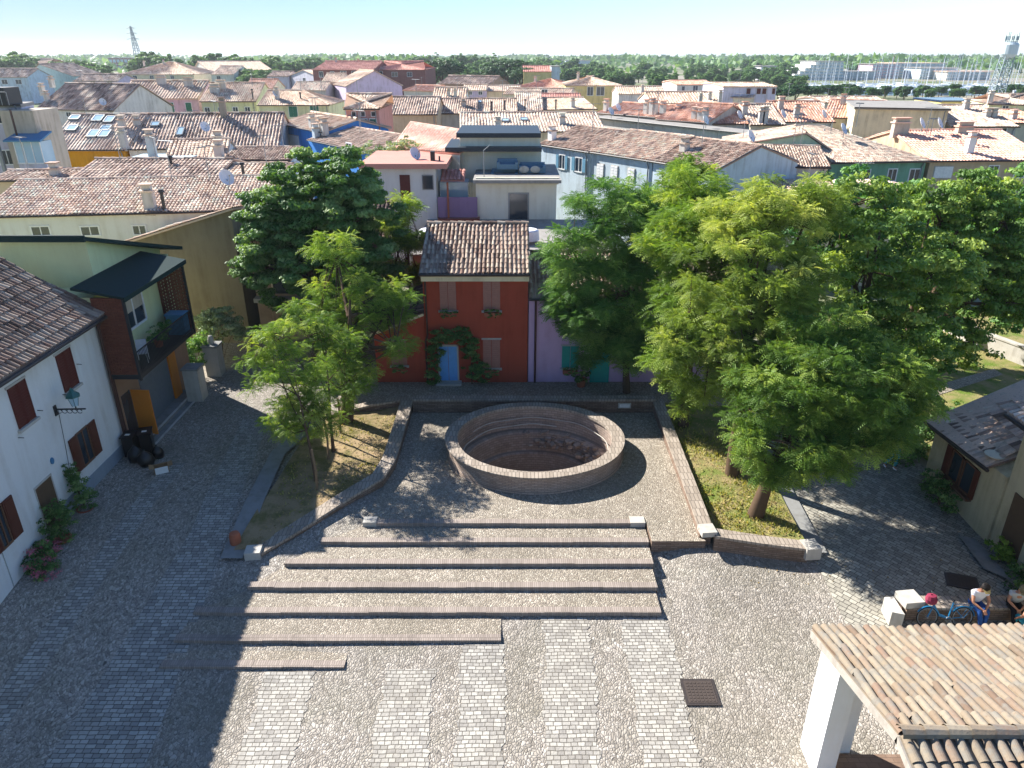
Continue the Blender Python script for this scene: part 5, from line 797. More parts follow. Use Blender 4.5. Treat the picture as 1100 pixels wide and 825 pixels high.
    mb.add(V, [(i*n+j, i*n+(j+1) % n, (i+1)*n+(j+1) % n, (i+1)*n+j) for i in range(4) for j in range(n)]); mb.build('hair', [hair], root, local=True, smooth=True)
    if cap:
        mb = MB(); V = [];
        for r, z in ((.112, .0), (.115, .05), (.09, .1), (.01, .118)):
            for j in range(n): q = 2*PI*j/n; d = sd*math.cos(q)-f*math.sin(q); V.append(c+hu*.01+d*r+hu*z)
        mb.add(V, [(i*n+j, i*n+(j+1) % n, (i+1)*n+(j+1) % n, (i+1)*n+j) for i in range(3) for j in range(n)], 0); b = c+hu*.015; q = [b+sd*.1+f*.06, b-sd*.1+f*.06, b-sd*.07+f*.19-hu*.02, b+sd*.07+f*.19-hu*.02]; mb.slab(q, .012, 1); mb.build('cap', list(cap), root, local=True)
    return root
SITJ = dict(pelvis=(0, 0, .1), chest=(0, -.1, .45), neck=(0, -.15, .6), head=(0, -.22, .73), shL=(.19, -.12, .53), elL=(.24, -.25, .27), wrL=(.07, -.42, .14), shR=(-.19, -.12, .53), elR=(-.24, -.25, .27), wrR=(-.05, -.44, .15), hipL=(.1, -.03, .08), knL=(.13, -.43, .08), anL=(.05, -.52, -.34), toeL=(.06, -.68, -.4), hipR=(-.1, -.03, .08), knR=(-.11, -.44, .08), anR=(-.06, -.55, -.34), toeR=(-.06, -.7, -.4))
person('man in white T-shirt, blue jeans and dark cap, sitting on the brick seat wall', (14.62, BYW-.05, .16), .05, SITJ, 'cloth_white', 'cloth_jeans', 'shoe', 'hair_dark', ('cap_dark', 'cap_straw'))
J2 = {k: (np.array(v)*[1, 1, 1]+(np.array([0, -.06, -.02]) if k in ('chest', 'neck', 'head', 'shL', 'shR') else 0)) for k, v in SITJ.items()}
person('person in grey top and black trousers, leaning forward on the seat wall', (15.85, BYW-.05, .16), -.25, J2, 'cloth_grey', 'cloth_black', 'cloth_white', 'hair_dark', ('cap_olive', 'cap_olive'))
zg = gz1(15.9, 17); STJ = dict(pelvis=(0, 0, .55), chest=(0, -.04, .92), neck=(0, -.05, 1.1), head=(0, -.06, 1.24), shL=(.17, -.03, 1.02), elL=(.22, -.05, .75), wrL=(.2, -.2, .58), shR=(-.17, -.03, 1.02), elR=(-.22, -.05, .75), wrR=(-.2, -.2, .58), hipL=(.09, 0, .52), knL=(.1, -.38, .5), anL=(.1, -.42, .1), toeL=(.1, -.58, .03), hipR=(-.09, 0, .52), knR=(-.1, -.38, .5), anR=(-.1, -.42, .1), toeR=(-.1, -.58, .03))
person('ginger-haired person in turquoise clothes, in front of the seat wall at the pavilion roof edge', (15.8, 17.15, zg), PI, STJ, 'cloth_teal', 'cloth_teal', 'cloth_white', 'hair_ginger')
r = thing('folding_stool', 'small folding stool under the ginger-haired person', 'stool', (15.8, 17.15, zg)); mb = MB(); mb.box((0, 0, .38), (.36, .32, .03)); mb.build('seat', ['cloth_teal'], r, local=True)
for i in (-1, 1):
    for j in (-1, 1): mb = MB(); mb.tube([(i*.15, j*.14, .38), (i*.15, -j*.16, 0)], .012, 5); mb.build('leg', ['metal_grey'], r, local=True)
W_ = {k: np.array(v, float) for k, v in dict(pelvis=(0, 0, .95), chest=(0, -.02, 1.32), neck=(0, -.02, 1.5), head=(0, -.04, 1.63), shL=(.19, 0, 1.42), elL=(.23, .05, 1.13), wrL=(.22, -.08, .88), shR=(-.19, 0, 1.42), elR=(-.23, .02, 1.13), wrR=(-.22, -.12, .9), hipL=(.1, 0, .9), knL=(.1, -.12, .5), anL=(.09, -.02, .09), toeL=(.09, -.18, .03), hipR=(-.1, 0, .9), knR=(-.1, .06, .5), anR=(-.1, .25, .12), toeR=(-.1, .14, .03)).items()}
person('person walking in white top and turquoise trousers, far up the shady side street', (16.1, 26.6, gz1(16.1, 26.6)), .4, W_, 'cloth_white', 'cloth_teal', 'cloth_white', 'hair_dark')
# bicycle leaning on the seat wall
bz = gz1(13.6, 17.6); bk = thing('bicycle', 'blue city bicycle with a red bag on its handlebar, leaning on the brick seat wall', 'bicycle', (13.55, 17.62, bz), None, 0.0)
lean = lambda p: np.array([p[0], p[1]+p[2]*.22, p[2]*.98])
def T(mb, pts, r, m=0, n=7): mb.tube([lean(p) for p in pts], r, n, m)
for x in (-.55, .55):
    mb = MB(); T(mb, [(x+.33*math.cos(q), 0, .345+.33*math.sin(q)) for q in np.linspace(0, 2*PI, 33)], .019); wh = mb.build('wheel', ['rubber'], bk, local=True)
    mb = MB(); T(mb, [(x+.3*math.cos(q), 0, .345+.3*math.sin(q)) for q in np.linspace(0, 2*PI, 33)], .012); T(mb, [(x, -.04, .345), (x, .04, .345)], .03); mb.build('rim', ['metal_grey'], wh, local=True); mb = MB()
    for k in range(14): q = 2*PI*k/14; T(mb, [(x, 0, .345), (x+.3*math.cos(q), 0, .345+.3*math.sin(q))], .003, 0, 3)
    mb.build('spoke', ['metal_grey'], wh, local=True); mb = MB(); T(mb, [(x+.37*math.cos(q), 0, .345+.37*math.sin(q)) for q in np.linspace(.1, 2.6, 14)], .022, 0, 5); mb.build('mudguard', ['bike_blue'], bk, local=True)
mb = MB(); T(mb, [(-.42, 0, .92), (-.38, 0, .78), (-.55, 0, .345)], .022); T(mb, [(-.38, 0, .76), (-.2, 0, .45), (.1, 0, .32)], .028); T(mb, [(-.36, 0, .66), (-.15, 0, .38), (.1, 0, .3)], .02); T(mb, [(.1, 0, .3), (.22, 0, .84)], .022); T(mb, [(.1, 0, .3), (.55, 0, .345)], .016); T(mb, [(.2, 0, .72), (.55, 0, .345)], .014); mb.build('frame', ['bike_blue'], bk, local=True)
mb = MB(); T(mb, [(-.42, 0, .92), (-.4, 0, 1.02), (-.36, .28, 1.05), (-.26, .3, 1.03)], .014); T(mb, [(-.4, 0, 1.02), (-.36, -.28, 1.05), (-.26, -.3, 1.03)], .014); mb.build('handlebar', ['metal_dark'], bk, local=True)
mb = MB(); T(mb, [(.22, 0, .84), (.24, 0, .95)], .014); mb.add([lean(p) for p in ((.12, 0, .97), (.24, -.08, .98), (.38, -.09, .99), (.38, .09, .99), (.24, .08, .98), (.24, 0, .92))], [(0, 1, 2), (0, 2, 3), (0, 3, 4), (0, 4, 5), (4, 3, 5), (3, 2, 5), (2, 1, 5), (1, 0, 5)]); mb.build('saddle', ['rubber'], bk, local=True)
mb = MB(); T(mb, [(.25, .06, .74), (.85, .06, .74), (.85, -.06, .74), (.25, -.06, .74)], .009); T(mb, [(.8, .06, .74), (.55, .05, .345)], .008); T(mb, [(.8, -.06, .74), (.55, -.05, .345)], .008); mb.build('luggage_rack', ['bike_blue'], bk, local=True)
mb = MB(); T(mb, [(.1+.09*math.cos(q), -.05, .3+.09*math.sin(q)) for q in np.linspace(0, 2*PI, 20)], .012); T(mb, [(.1, -.06, .3), (.22, -.08, .2)], .01); mb.build('crank', ['metal_grey'], bk, local=True)
mb = MB(); mb.lathe([(.14, 0), (.16, .12), (.12, .24), (.03, .26)], (-.5, -.02), 12, 0, None, 1.2, .9, .86, .06); mb.v[0] = np.array([lean(p) for p in mb.v[0]]); tag(mb.build('handlebar_bag', ['fabric_red'], loc=(13.55, 17.62, bz), local=True), 'dark red bag slung over the handlebar of the blue bicycle', 'bag')
# ------------------------------------------------------------------ the town, from the near roofs out to the tree line
def win(s):  # "x,y,w,h,style;..."
    return [(float(a), float(b), float(c), float(d), e) for a, b, c, d, e in (q.split(',') for q in s.split(';') if q)]
h = house('long white house with a long brown tiled roof, behind the yellow house', -25, 233, 292, 225, 7.0, 12, 191, 'house_white', 'tile_tan', win('44,248,17,8,p;97,248,17,8,p;150,247,12,8,p'), [(162, 224, 17), (177, 226, 18, 'p')], [(246, 206)])
house('low shed roof of brown ribbed sheets, between the long white house and the skylight house', 74, 192, 232, 192, 7.9, 8, 171, 'tan', 'tile_old', (), [(184, 176, 6, 'p')], tp=.3)
house('narrow ribbed roof beside the dark chestnut crown, behind the long white house', 236, 192, 300, 191, 7.9, 8, 176, 'tan', 'tile_pink', (), [(262, 190, 12, 'p')], tp=.3)
house('lowest ribbed roof under the beige tower house bay', -15, 194, 73, 193, 7.8, 6, 184, 'tan', 'tile_old', (), [(60, 188, 6)], tp=.3)
# beige tower house with the glazed bay
h = house('tall beige house with a flat roof terrace and a glazed bay under a blue awning', -45, 113, 22, 112, 12.3, 3.6, 100, 'lavender', 'concrete', win('3,127,9,9,p;8,169,15,13,p;20,127,5,9,p'), flat=True, over=.1)
c = Q(22, 160, 62.5); c[2] = 0; X0 = c[0]
def gpart(name, a, b, mats, par): mb = MB(); mb.bb(a, b); return mb.build(name, mats, par)
gpart('wing', (X0-1, 62.6, -.5), (X0+1.7, 66.2, 11.9), ['w_beige'], h); by = gpart('bay', (X0+.1, 61.6, 6.2), (X0+2.4, 63.2, 7.9), ['w_lavender'], h); gpart('bay_glass', (X0+.15, 61.55, 7.95), (X0+2.3, 63.15, 9.6), ['glass_sky'], by); mb = MB(); mb.slab([(X0-.3, 61.0, 9.75), (X0+2.7, 61.0, 9.75), (X0+2.5, 63.2, 10.3), (X0-.2, 63.2, 10.3)], .12); mb.build('awning', ['awning_blue'], by)
mb = MB()
for k in range(4): mb.bb((X0+.15+k*.7, 61.5, 7.9), (X0+.22+k*.7, 61.56, 9.65))
mb.bb((X0+.1, 61.5, 7.88), (X0+2.35, 61.56, 7.98)); mb.build('bay_frame', ['white_paint'], by); mb = MB(); mb.tube([(X0-1.3, 61.8, 7), (X0-1.3, 61.8, 13.8)], .16, 8); mb.build('flue', ['metal_grey'], h); mb = MB(); mb.tube([(X0+.2, 62.2, 5), (X0+.2, 62.2, 12)], .08, 6); mb.build('downpipe', ['pipe_brown'], h)
mb = MB(); mb.bb((X0-4, 63, 12.3), (X0-.4, 65, 13.6)); mb.build('roof_cabin', ['metal_dark'], h); mb = MB()
for k in range(12): mb.tube([(X0-6+k*.55, 62.5, 12.3), (X0-6+k*.55, 62.5, 13.3)], .03, 4)
mb.tube([(X0-6, 62.5, 13.3), (X0, 62.5, 13.3)], .03, 4); mb.build('railing', ['metal_grey'], h); mb = MB(); mb.box((X0+1.9, 61.4, 6.9), (.8, .35, .6)); mb.build('air_conditioner', ['plastic_white'], h)
h = house('ochre house whose tiled roof is full of skylights', 47, 161, 134, 161, 7.3, 13, 123, 'ochre', 'tile_tan', (), [(132, 138, 8), (134, 158, 14)], sky=[(81, 127.5, 11, 4), (106, 128, 11, 6), (118, 129, 10, 6), (78, 138.5, 11, 5), (114, 138.5, 11, 5), (101, 144.5, 11, 7), (113, 144.5, 11, 7)])
a = Q(117, 166.5, 77.5); mb = MB(); mb.box(a, (.9, .35, .7)); mb.lathe([(.01, -.01), (.22, 0), (.25, .03)], (0, 0), 12); V = mb.v[-1]; mb.v[-1] = np.stack([a[0]+V[:, 0], a[1]-.2-V[:, 2], a[2]+V[:, 1]], 1); mb.build('air_conditioner', ['plastic_white'], h)
house('long house with a mottled old roof and stone chimneys, beside the skylight house', 135, 160.5, 300, 158, 7.3, 13, 122, 'white', 'tile_old', (), [(240, 121, 14, 'c', 'w_plasterbrown'), (148, 136, 6)], [(222, 146)], [(167, 134, 9, 4), (194, 142, 7, 8)])
house('small lean-to roofed with pale blue sheets, below the ochre house', 122, 174, 190, 174, 8.4, 5, 162, 'white', 'sheet_blue', flat=True)
house('smooth pinkish sloping roof with tall grey chimneys beside the blue house', 176, 172, 244, 170, 8.2, 9, 150, 'white', 'tile_pink', (), [(165, 170, 22, 'c', 'w_grey'), (236, 160, 12, 'c', 'w_grey')], tp=.3)
house('small dark roof with a planted roof terrace, before the bright blue house', 238, 172, 312, 172, 8.3, 7, 158, 'paleblue', 'tile_old', (), [(236, 168, 10)])
h = house('bright blue house wall with a white garage panel, above the chestnut tree', 300, 133, 346, 142, 8.8, 8, 124, 'blue', 'tile_pink', win('316,152,17,12,sw'), [(336, 137, 9), (345, 139, 8), (349, 141, 8)])
house('second blue house lower down, with an air conditioner on its wall', 330, 150, 402, 165, 8.0, 9, 141, 'blue', 'tile_old', win('375,157,7,5,p'), [(340, 148, 9, 'c', 'w_paleblue')])
# row with green shutters
house('pink terrace house with four green shuttered windows', 126, 106, 213, 106, 9.3, 12, 87, 'pink', 'tile_pink', win('136,116,6,10,sgF;154,116,6,10,sgF;184,116,6,10,sgF;203,116,6,10,sgF'), [(174, 90, 6, 'w'), (203, 92, 5, 'w'), (146, 104, 9, 'p')])
house('cream terrace house with four small dark windows, next to the pink one', 214, 109, 275, 109, 9.1, 12, 89, 'lightyellow', 'tile_pink', win('223,119,5,6,p;237,119,4,6,p;253,117.5,5,4,p;266,117.5,5,4,p'), [(238, 95, 5, 'w'), (231, 99, 5, 'w'), (272, 107, 9, 'p')])
house('pale yellow corner house with two dark green shuttered windows', 276, 113, 354, 113, 9.0, 12, 97, 'lightyellow', 'tile_pink', win('315,120,9,10,sgF;338,119,9,10,sgF'), [(323, 106, 5, 'p'), (298, 106, 8)], [(297, 107)], hip=True, hipl=False)
house('wide white house with a big rough mottled roof, left of the pink terrace', 38, 117, 121, 119, 8.6, 13, 90, 'white', 'tile_old', win('53,125,8,7,p;74,123,6,4,p;94,123,8,4,p;118,124,6,4,p'), [(46, 100, 6), (51, 108, 6), (56, 91, 5)], [(112, 117)])
house('small white house with a long low roof behind the mottled roof', 78, 87, 126, 87, 8.5, 14, 80, 'lilac', 'tile_old', win('100,90,5,4,p;118,90,5,4,p'))
house('pale teal gabled house near the left tree line', 29, 82, 79, 82, 8.4, 25, 69, 'teal', 'tile_old', win('48,85,3,4,p'), gable=42)
house('grey roofed house with pale blue walls at the edge of the town', -20, 83, 29, 83, 8.6, 16, 74, 'paleblue', 'tile_old', win('5,88,6,4,p;20,88,6,4,p'))
house('low hipped grey roof in front of the left trees', -10, 72, 46, 72, 8.5, 60, 63, 'grey', 'tile_old', hip=True)
house('big pale house with a long pink roof beyond the pink terrace', 131, 80, 208, 80, 8.6, 30, 67, 'sand', 'tile_pink', win('145,83,4,3,p;163,83,4,3,p;185,83,4,3,p'), [(176, 69, 3), (155, 70, 3)], hip=True)
house('white gabled house beyond the cream terrace', 207, 76, 226, 77, 9, 30, 66, 'white', 'tile_pink', gable=213)
house('pink roofed house among trees, right of the white gable', 226, 80, 251, 80, 8.8, 25, 71, 'white', 'tile_pink', win('235,84,4,4,p'))
house('small orange-pink roof between the tree clump and the lilac gable', 262, 95, 293, 95, 8, 12, 85, 'cream', 'tile_terra')
house('low lavender house behind the small orange roof', 286, 82, 310, 82, 8.4, 18, 77, 'lavender', 'tile_old', win('294,85,4,3,p'))
house('white-lilac gabled house behind the yellow corner house', 309, 82, 345, 84, 8.3, 16, 75, 'lavender', 'tile_pink', win('327,86,4,4,p'), gable=326)
house('long plain grey-roofed house before the lilac gables', 312, 97, 350, 97, 8, 12, 88, 'grey', 'tile_tan')
house('white three-storey house with purple windows', 345, 88, 367, 88, 9.6, 14, 79, 'white', 'tile_pink', win('358,94,4,5,p;358,103,4,5,p;350,94,3,5,p'))
house('large dark red brick building with a long pink roof', 335, 75, 401, 75, 11.5, 40, 66, 'brickred', 'tile_red', win('345,80,4,5,p;357,80,4,5,p;369,80,6,6,p;381,80,6,6,p;393,80,4,5,p'), [(361, 67, 3)])
house('second dark red brick building with a pink hipped roof, beside a big pine', 396, 75, 457, 75, 11.3, 38, 66, 'brickred', 'tile_red', win('408,80,6,6,p;424,80,6,4,p;440,80,5,4,p'), [(385, 68, 3)], hip=True)
house('lilac house with a wide blank gable', 371, 93, 433, 92, 9, 16, 76, 'lilac', 'tile_pink', gable=402)
house('red three-storey house with pale green shutters and a pyramid roof', 369, 117, 408, 117, 10.8, 10, 101, 'salmon', 'tile_pink', win('381,133,7,9,sgF;391,134,7,11,sgF;401,133,7,9,sgF;380,122.5,4,4,p;390,122.5,4,4,p;401,122.5,4,4,p'), hip=True)
house('house with a square grey mottled roof behind the terracotta-roofed building', 408, 123, 470, 123, 8.6, 13, 104, 'tan', 'tile_old')
house('small white house with a bright pink roof behind the grey mottled one', 464, 107, 501, 107, 8, 12, 94, 'white', 'tile_pink', (), [(482, 103, 5), (489, 104, 6)])
house('grey-walled house with a little orange roof, right of the lilac gable', 432, 97, 464, 98, 8.5, 10, 92, 'grey', 'tile_terra')
house('low dark-roofed brick house before the centre trees', 470, 90, 526, 91, 8, 14, 82, 'brown', 'tile_old')
house('lilac-walled house with a pale pink roof in the centre', 497, 97, 523, 97, 8.4, 12, 91, 'lilac', 'tile_pink', win('505,100,4,3,p;516,100,4,3,p'))
house('long thin tan-roofed house right of the lilac-walled one', 522, 98, 560, 98, 8, 12, 92, 'sand', 'tile_tan')
house('mottled roof with two dark chimneys, behind the terracotta-roofed building', 470, 122, 512, 122, 8.2, 12, 106, 'grey', 'tile_old', (), [(498, 114, 4)])
house('plain pale pink roof with two thin flues in the centre', 510, 121, 556, 121, 8.2, 13, 106, 'white', 'tile_pink', (), [(528, 119, 8, 'p'), (542, 118, 8, 'p')], sky=[(514, 110, 7, 3)])
house('wide pale tan gable-less roof right of the plain pink one', 553, 119, 584, 119, 8.2, 20, 99, 'sand', 'tile_tan', (), [(564, 117, 8, 'p')])
house('long house with a wide mottled tan roof and two skylights, behind the modern cream building', 494, 142, 652, 141, 8.4, 14, 121, 'tan', 'tile_tan', win('632,144,5,4,p;641,144,5,4,p;648,144,4,4,p'), [(604, 133, 6), (535, 139, 8)], sky=[(543, 130, 8, 4), (563, 129, 8, 4)])
house('pink roof with a small blue-grey dormer wall, right of the wide tan roof', 584, 118, 642, 117, 8.2, 14, 105, 'sand', 'tile_pink', (), [(597, 117, 8, 'p'), (615, 115, 6)])
house('low pale blue-walled house with a reddish roof in the centre distance', 574, 107, 626, 107, 8.2, 10, 101, 'paleblue', 'tile_red')
house('orange-pink hipped house left of the yellow villa', 552, 94, 608, 95, 8, 16, 85, 'sand', 'tile_terra', (), [(575, 88, 4)], hip=True)
house('wide low pink-roofed house before the orange-pink hipped one', 540, 101, 612, 102, 8, 10, 95, 'cream', 'tile_pink', win('585,98,6,3,p'))
house('yellow villa with a pale hipped roof and a tall window', 607, 92, 668, 92, 9, 18, 82, 'yellow', 'tile_pink', win('634,98,6,8,p;645,98,8,8,p;660,98,3,6,p'), [(621, 84, 4)], hip=True)
house('yellow apartment house with a dark red roof at the wood', 562, 77, 593, 77, 10, 30, 71, 'yellow', 'tile_red')
house('pale grey tower block beside the dark red roofed apartment house', 592, 71, 602, 71, 12, 16, 69, 'paleblue', 'concrete', flat=True)
house('row of small pink roofs with white gables, right of the yellow villa', 664, 101, 716, 101, 8, 12, 93, 'white', 'tile_pink', (), [(690, 99, 5)])
house('white villa with an orange roof before the wood', 727, 91, 769, 91, 9.3, 20, 86.5, 'white', 'tile_terra', win('734,95,3,4,p;747,95,5,5,p;760,95,5,5,p'))
house('lavender apartment block with four windows', 777, 93, 836, 93, 10.2, 18, 89, 'lavender', 'tile_pink', win('804,98,4,5,sn;815,98,4,5,sn;821,98,4,5,sn;831,98,3,5,sn'))
house('pale cream flat-topped house before the lavender block', 770, 104, 808, 105, 8.2, 12, 97, 'cream', 'tile_tan', (), [(783, 102, 5), (791, 102, 5)])
house('long pink tiled roof with a black edge, behind the terracotta roofs', 698, 111, 775, 111, 8.2, 14, 99, 'white', 'tile_pink', (), [(752, 111, 7), (773, 110, 9), (762, 107, 5)])
house('terracotta roof with many chimneys above the long grey wall', 640, 121, 704, 126, 8.6, 11, 112, 'grey', 'tile_terra', (), [(651, 119, 8), (694, 122, 10), (700, 123, 12), (703, 123, 10), (728, 124, 8)], [(664, 125)])
house('long terracotta roof with chimney pots, over the end of the long grey wall', 704, 128, 760, 132, 8.6, 11, 111, 'grey', 'tile_terra', (), [(712, 118, 5), (746, 127, 7), (752, 128, 7), (757, 129, 9)])
house('bare bright terracotta roof right of the chimney pots', 757, 133, 812, 133, 8.4, 12, 112, 'white', 'tile_terra', (), [(799, 126, 11), (817, 131, 8)], [(794, 132)])
house('brown-terracotta roof with two tall chimneys before the lavender block', 806, 134, 845, 134, 8.4, 12, 112, 'cream', 'tile_tan', (), [(817, 131, 10), (821, 131, 11)])
house('terracotta roof with a pale wall and satellite dish beside the light green gable', 838, 131, 898, 131, 8.6, 12, 109, 'paleblue', 'tile_terra', (), [(838, 117, 8), (855, 126, 9)], [(840, 136), (884, 133)])
house('long blank light grey wall with a tiled edge, across the middle of the town', 634, 125, 842, 147, 8.4, 3, 118, 'grey', 'concrete', (), (), [(656, 135), (757, 147)], flat=True, zb=-.6)
house('light green house with a shallow gable behind the tall feathery trees', 778, 158, 893, 161, 8.2, 9, 143, 'mint', 'tile_tan', (), (), [(887, 150)], gable=866)
house('long low house with a brown tiled roof in front of the light green gable', 760, 177, 893, 180, 7.6, 10, 156, 'white', 'tile_old', win('775,187,8,8,p;800,187,8,8,p'), (), [(806, 158)])
house('dark green house with white framed windows under a wide tan roof', 893, 175, 1000, 173, 7.4, 15, 135, 'green', 'tile_tan', win('958,188,9,11,p;982,188,11,11,p;930,188,8,10,p'), (), [(905, 150)], hip=True, hipl=False)
house('tan house under a broad smooth salmon roof at the right', 1000, 173, 1130, 172, 7.4, 15, 140, 'tan', 'tile_peach', win('1013,185,20,11,sw;1066,186,10,14,p;1095,185,10,10,p'), [(1040, 164, 15, 'c', 'pier_white'), (1047, 156, 6, 'p'), (968, 133, 10, 'w', 'w_beige'), (1036, 138, 6, 'w', 'w_beige')], [(990, 139), (1009, 139)], tp=.3)
house('big windowless sand-coloured building with solar panels on its flat roof', 918, 115, 1022, 117, 10.4, 16, 108, 'sand', 'concrete', flat=True)
house('terracotta roof with a white parapet, left of the sand-coloured building', 884, 126, 945, 128, 8.6, 14, 108, 'cream', 'tile_terra', (), [(905, 112, 6)], [(929, 130)])
house('long brown roof behind the sand-coloured building', 886, 110, 960, 110, 8.4, 14, 104, 'grey', 'tile_old')
house('brown hipped roof with dormer chimneys, right of the sand-coloured building', 1022, 136, 1096, 136, 8.4, 16, 113, 'grey', 'tile_tan', win('1075,140,12,4,p'), [(1037, 117, 6), (1060, 125, 4), (1067, 125, 4)])
house('pale cream house with a small tan roof at the right edge', 1062, 112, 1120, 113, 9, 14, 101, 'lightyellow', 'tile_tan', win('1080,116,5,4,p'), [(1063, 110, 8)], hip=True)
house('orange tiled roof at the right edge below the cream house', 1078, 132, 1130, 132, 8.4, 14, 118, 'cream', 'tile_terra', (), [(1088, 128, 5)])
house('low building with a flat dark roof before the marina', 1012, 108, 1062, 108, 8.8, 10, 104, 'yellow', 'solar', flat=True)
# pale blue row, angled across the view
house('pale blue house with dark shutters and a white chimney, right of the modern cream building', 578, 155, 633, 163.3, 8.0, 10, 138, 'paleblue', 'tile_old', win('604,174,5,13,pb;622,177,6,13,pb'), [(593, 151, 9, 'c', 'pier_white')], over=.15)
house('white-blue house with closed pale shutters in the angled row', 633, 163, 700, 173, 8.0, 10, 143, 'paleblue', 'tile_tan', win('645,184,6,14,sw;660,186,6,14,sw;678,189,6,14,sw'), over=.15)
house('brown-roofed house at the end of the angled pale blue row', 700, 173, 768, 184, 8.0, 10, 152, 'paleblue', 'tile_old', win('715,194,6,10,p;740,198,6,10,p'), [(735, 162, 7)], over=.15)
house('tan tiled roof half hidden by the tops of the tall feathery trees', 860, 212, 1000, 212, 6.6, 8, 198, 'cream', 'tile_tan')
# modern cream building with roof terrace
Y0 = 55.0
def qb(px0, py0, px1, py1, Y, d, name, mat, par, zb=None): a = Q(px0, py0, Y); b = Q(px1, py1, Y); mb = MB(); mb.bb((a[0], Y, b[2] if zb is None else zb), (b[0], Y+d, a[2])); return mb.build(name, mat if isinstance(mat, list) else [mat], par)
h = thing('modern_building', 'modern cream building with a roof terrace of blue covered furniture, behind the red house', 'building', (0, 58, 0))
qb(511, 196, 597, 240, Y0, 8, 'wall', 'cream_modern', h, -.5); f = qb(546, 207, 568, 240, Y0-.05, .1, 'window', 'metal_grey', h); qb(547.5, 208.5, 566.5, 240, Y0-.07, .05, 'pane', 'glass', f); qb(511, 191, 600, 198, Y0-.3, .3, 'parapet', 'w_cream', h)
qb(508, 193.5, 603, 197, Y0-.9, 8.5, 'terrace_slab', 'concrete', h); qb(494, 162, 581, 196, Y0+4.5, 6, 'upper_wall', 'cream_modern', h); qb(478, 158.5, 582, 163, Y0+3.2, 8, 'eave', 'cover_dark', h); qb(494, 147, 580, 159, Y0+4.2, 6, 'attic', 'cream_modern', h); qb(490, 143, 581, 148, Y0+3.8, 7, 'attic_roof', 'cover_dark', h)
a = P(434, 160, 9.4); b = P(495, 162, 9.4); mb = MB(); A_ = [P(415, 160, 8.7), P(500, 172, 9.0), P(512, 140, 10.6), P(445, 129, 10.2)]; z0 = Q(420, 159, Y0+10); z1 = Q(494, 164, Y0+3.4); z2 = Q(524, 143, Y0+11); z3 = Q(441, 130, Y0+22); tiles(mb, z0, z1, z3, z2, .32, .6, 3, .04); mb.slab([z0-UP*.05, z1-UP*.05, z2-UP*.05, z3-UP*.05], .12); mb.build('terracotta_roof', ['tile_peach'], h)
c1, c2 = z0*[1, 1, 0]-UP*.5, z1*[1, 1, 0]-UP*.5; mb = MB(); mb.poly([c1, c2, z1-UP*.2, z0-UP*.2]); d1 = np.array([.3, .4, 0]); mb.poly([c1+d1, z0-UP*.2+d1, z1-UP*.2+d1, c2+d1]); mb.build('side_wall', ['cream_modern'], h)
for (x0, y0, x1, y1, lb) in ((534, 172, 556, 182, 'blue covered garden sofa on the left of the roof terrace'), (528, 183, 556, 193, 'long blue covered table near the terrace edge'), (558, 176, 586, 186, 'blue covered garden sofa on the right of the roof terrace')):
    a = Q(x0, y1, Y0+2.2); b = Q(x1, y0, Y0+2.2); r = thing('covered_sofa', lb, 'sofa', ((a[0]+b[0])/2, Y0+2.6, a[2])); mb = MB(); mb.bb((a[0], Y0+2.2, a[2]), (b[0], Y0+3.2, a[2]+(b[2]-a[2])*.55)); mb.build('seat', ['cover_blue'], r); mb = MB(); mb.bb((a[0]+.02, Y0+2.9, a[2]+.1), (b[0]-.02, Y0+3.25, b[2])); mb.build('backrest', ['cover_blue'], r)
    for i in (0, 1): mb = MB(); mb.bb((a[0]-.02 if i else b[0]-.2, Y0+2.18, a[2]), (a[0]+.2 if i else b[0]+.02, Y0+3.22, a[2]+(b[2]-a[2])*.75)); mb.build('armrest', ['cover_blue'], r)
for px in (563, 575): a = Q(px, 182, Y0+2.0); r = thing('cushion', 'pale cushion leaning on the covered sofa at the roof terrace, %s' % ('nearer the middle' if px == 563 else 'nearer the end wall'), 'cushion', tuple(a)); mb = MB(); mb.lathe([(.01, -.08), (.3, -.05), (.38, 0), (.3, .05), (.01, .08)], (0, 0), 14); V = mb.v[0]; mb.v[0] = np.stack([V[:, 0], V[:, 2], V[:, 1]*.7], 1); mb.build('cover', ['stone_white'], r, local=True)
mb = MB(); a = Q(520, 190, Y0+.6); mb.tube([a, a+UP*1.9], .03, 5); mb.tube([a+UP*1.9, a+UP*2.3+[.5, 0, 0]], .02, 4); tag(mb.build('aerial', ['metal_grey'], loc=a), 'thin metal aerial on the edge of the roof terrace', 'aerial')
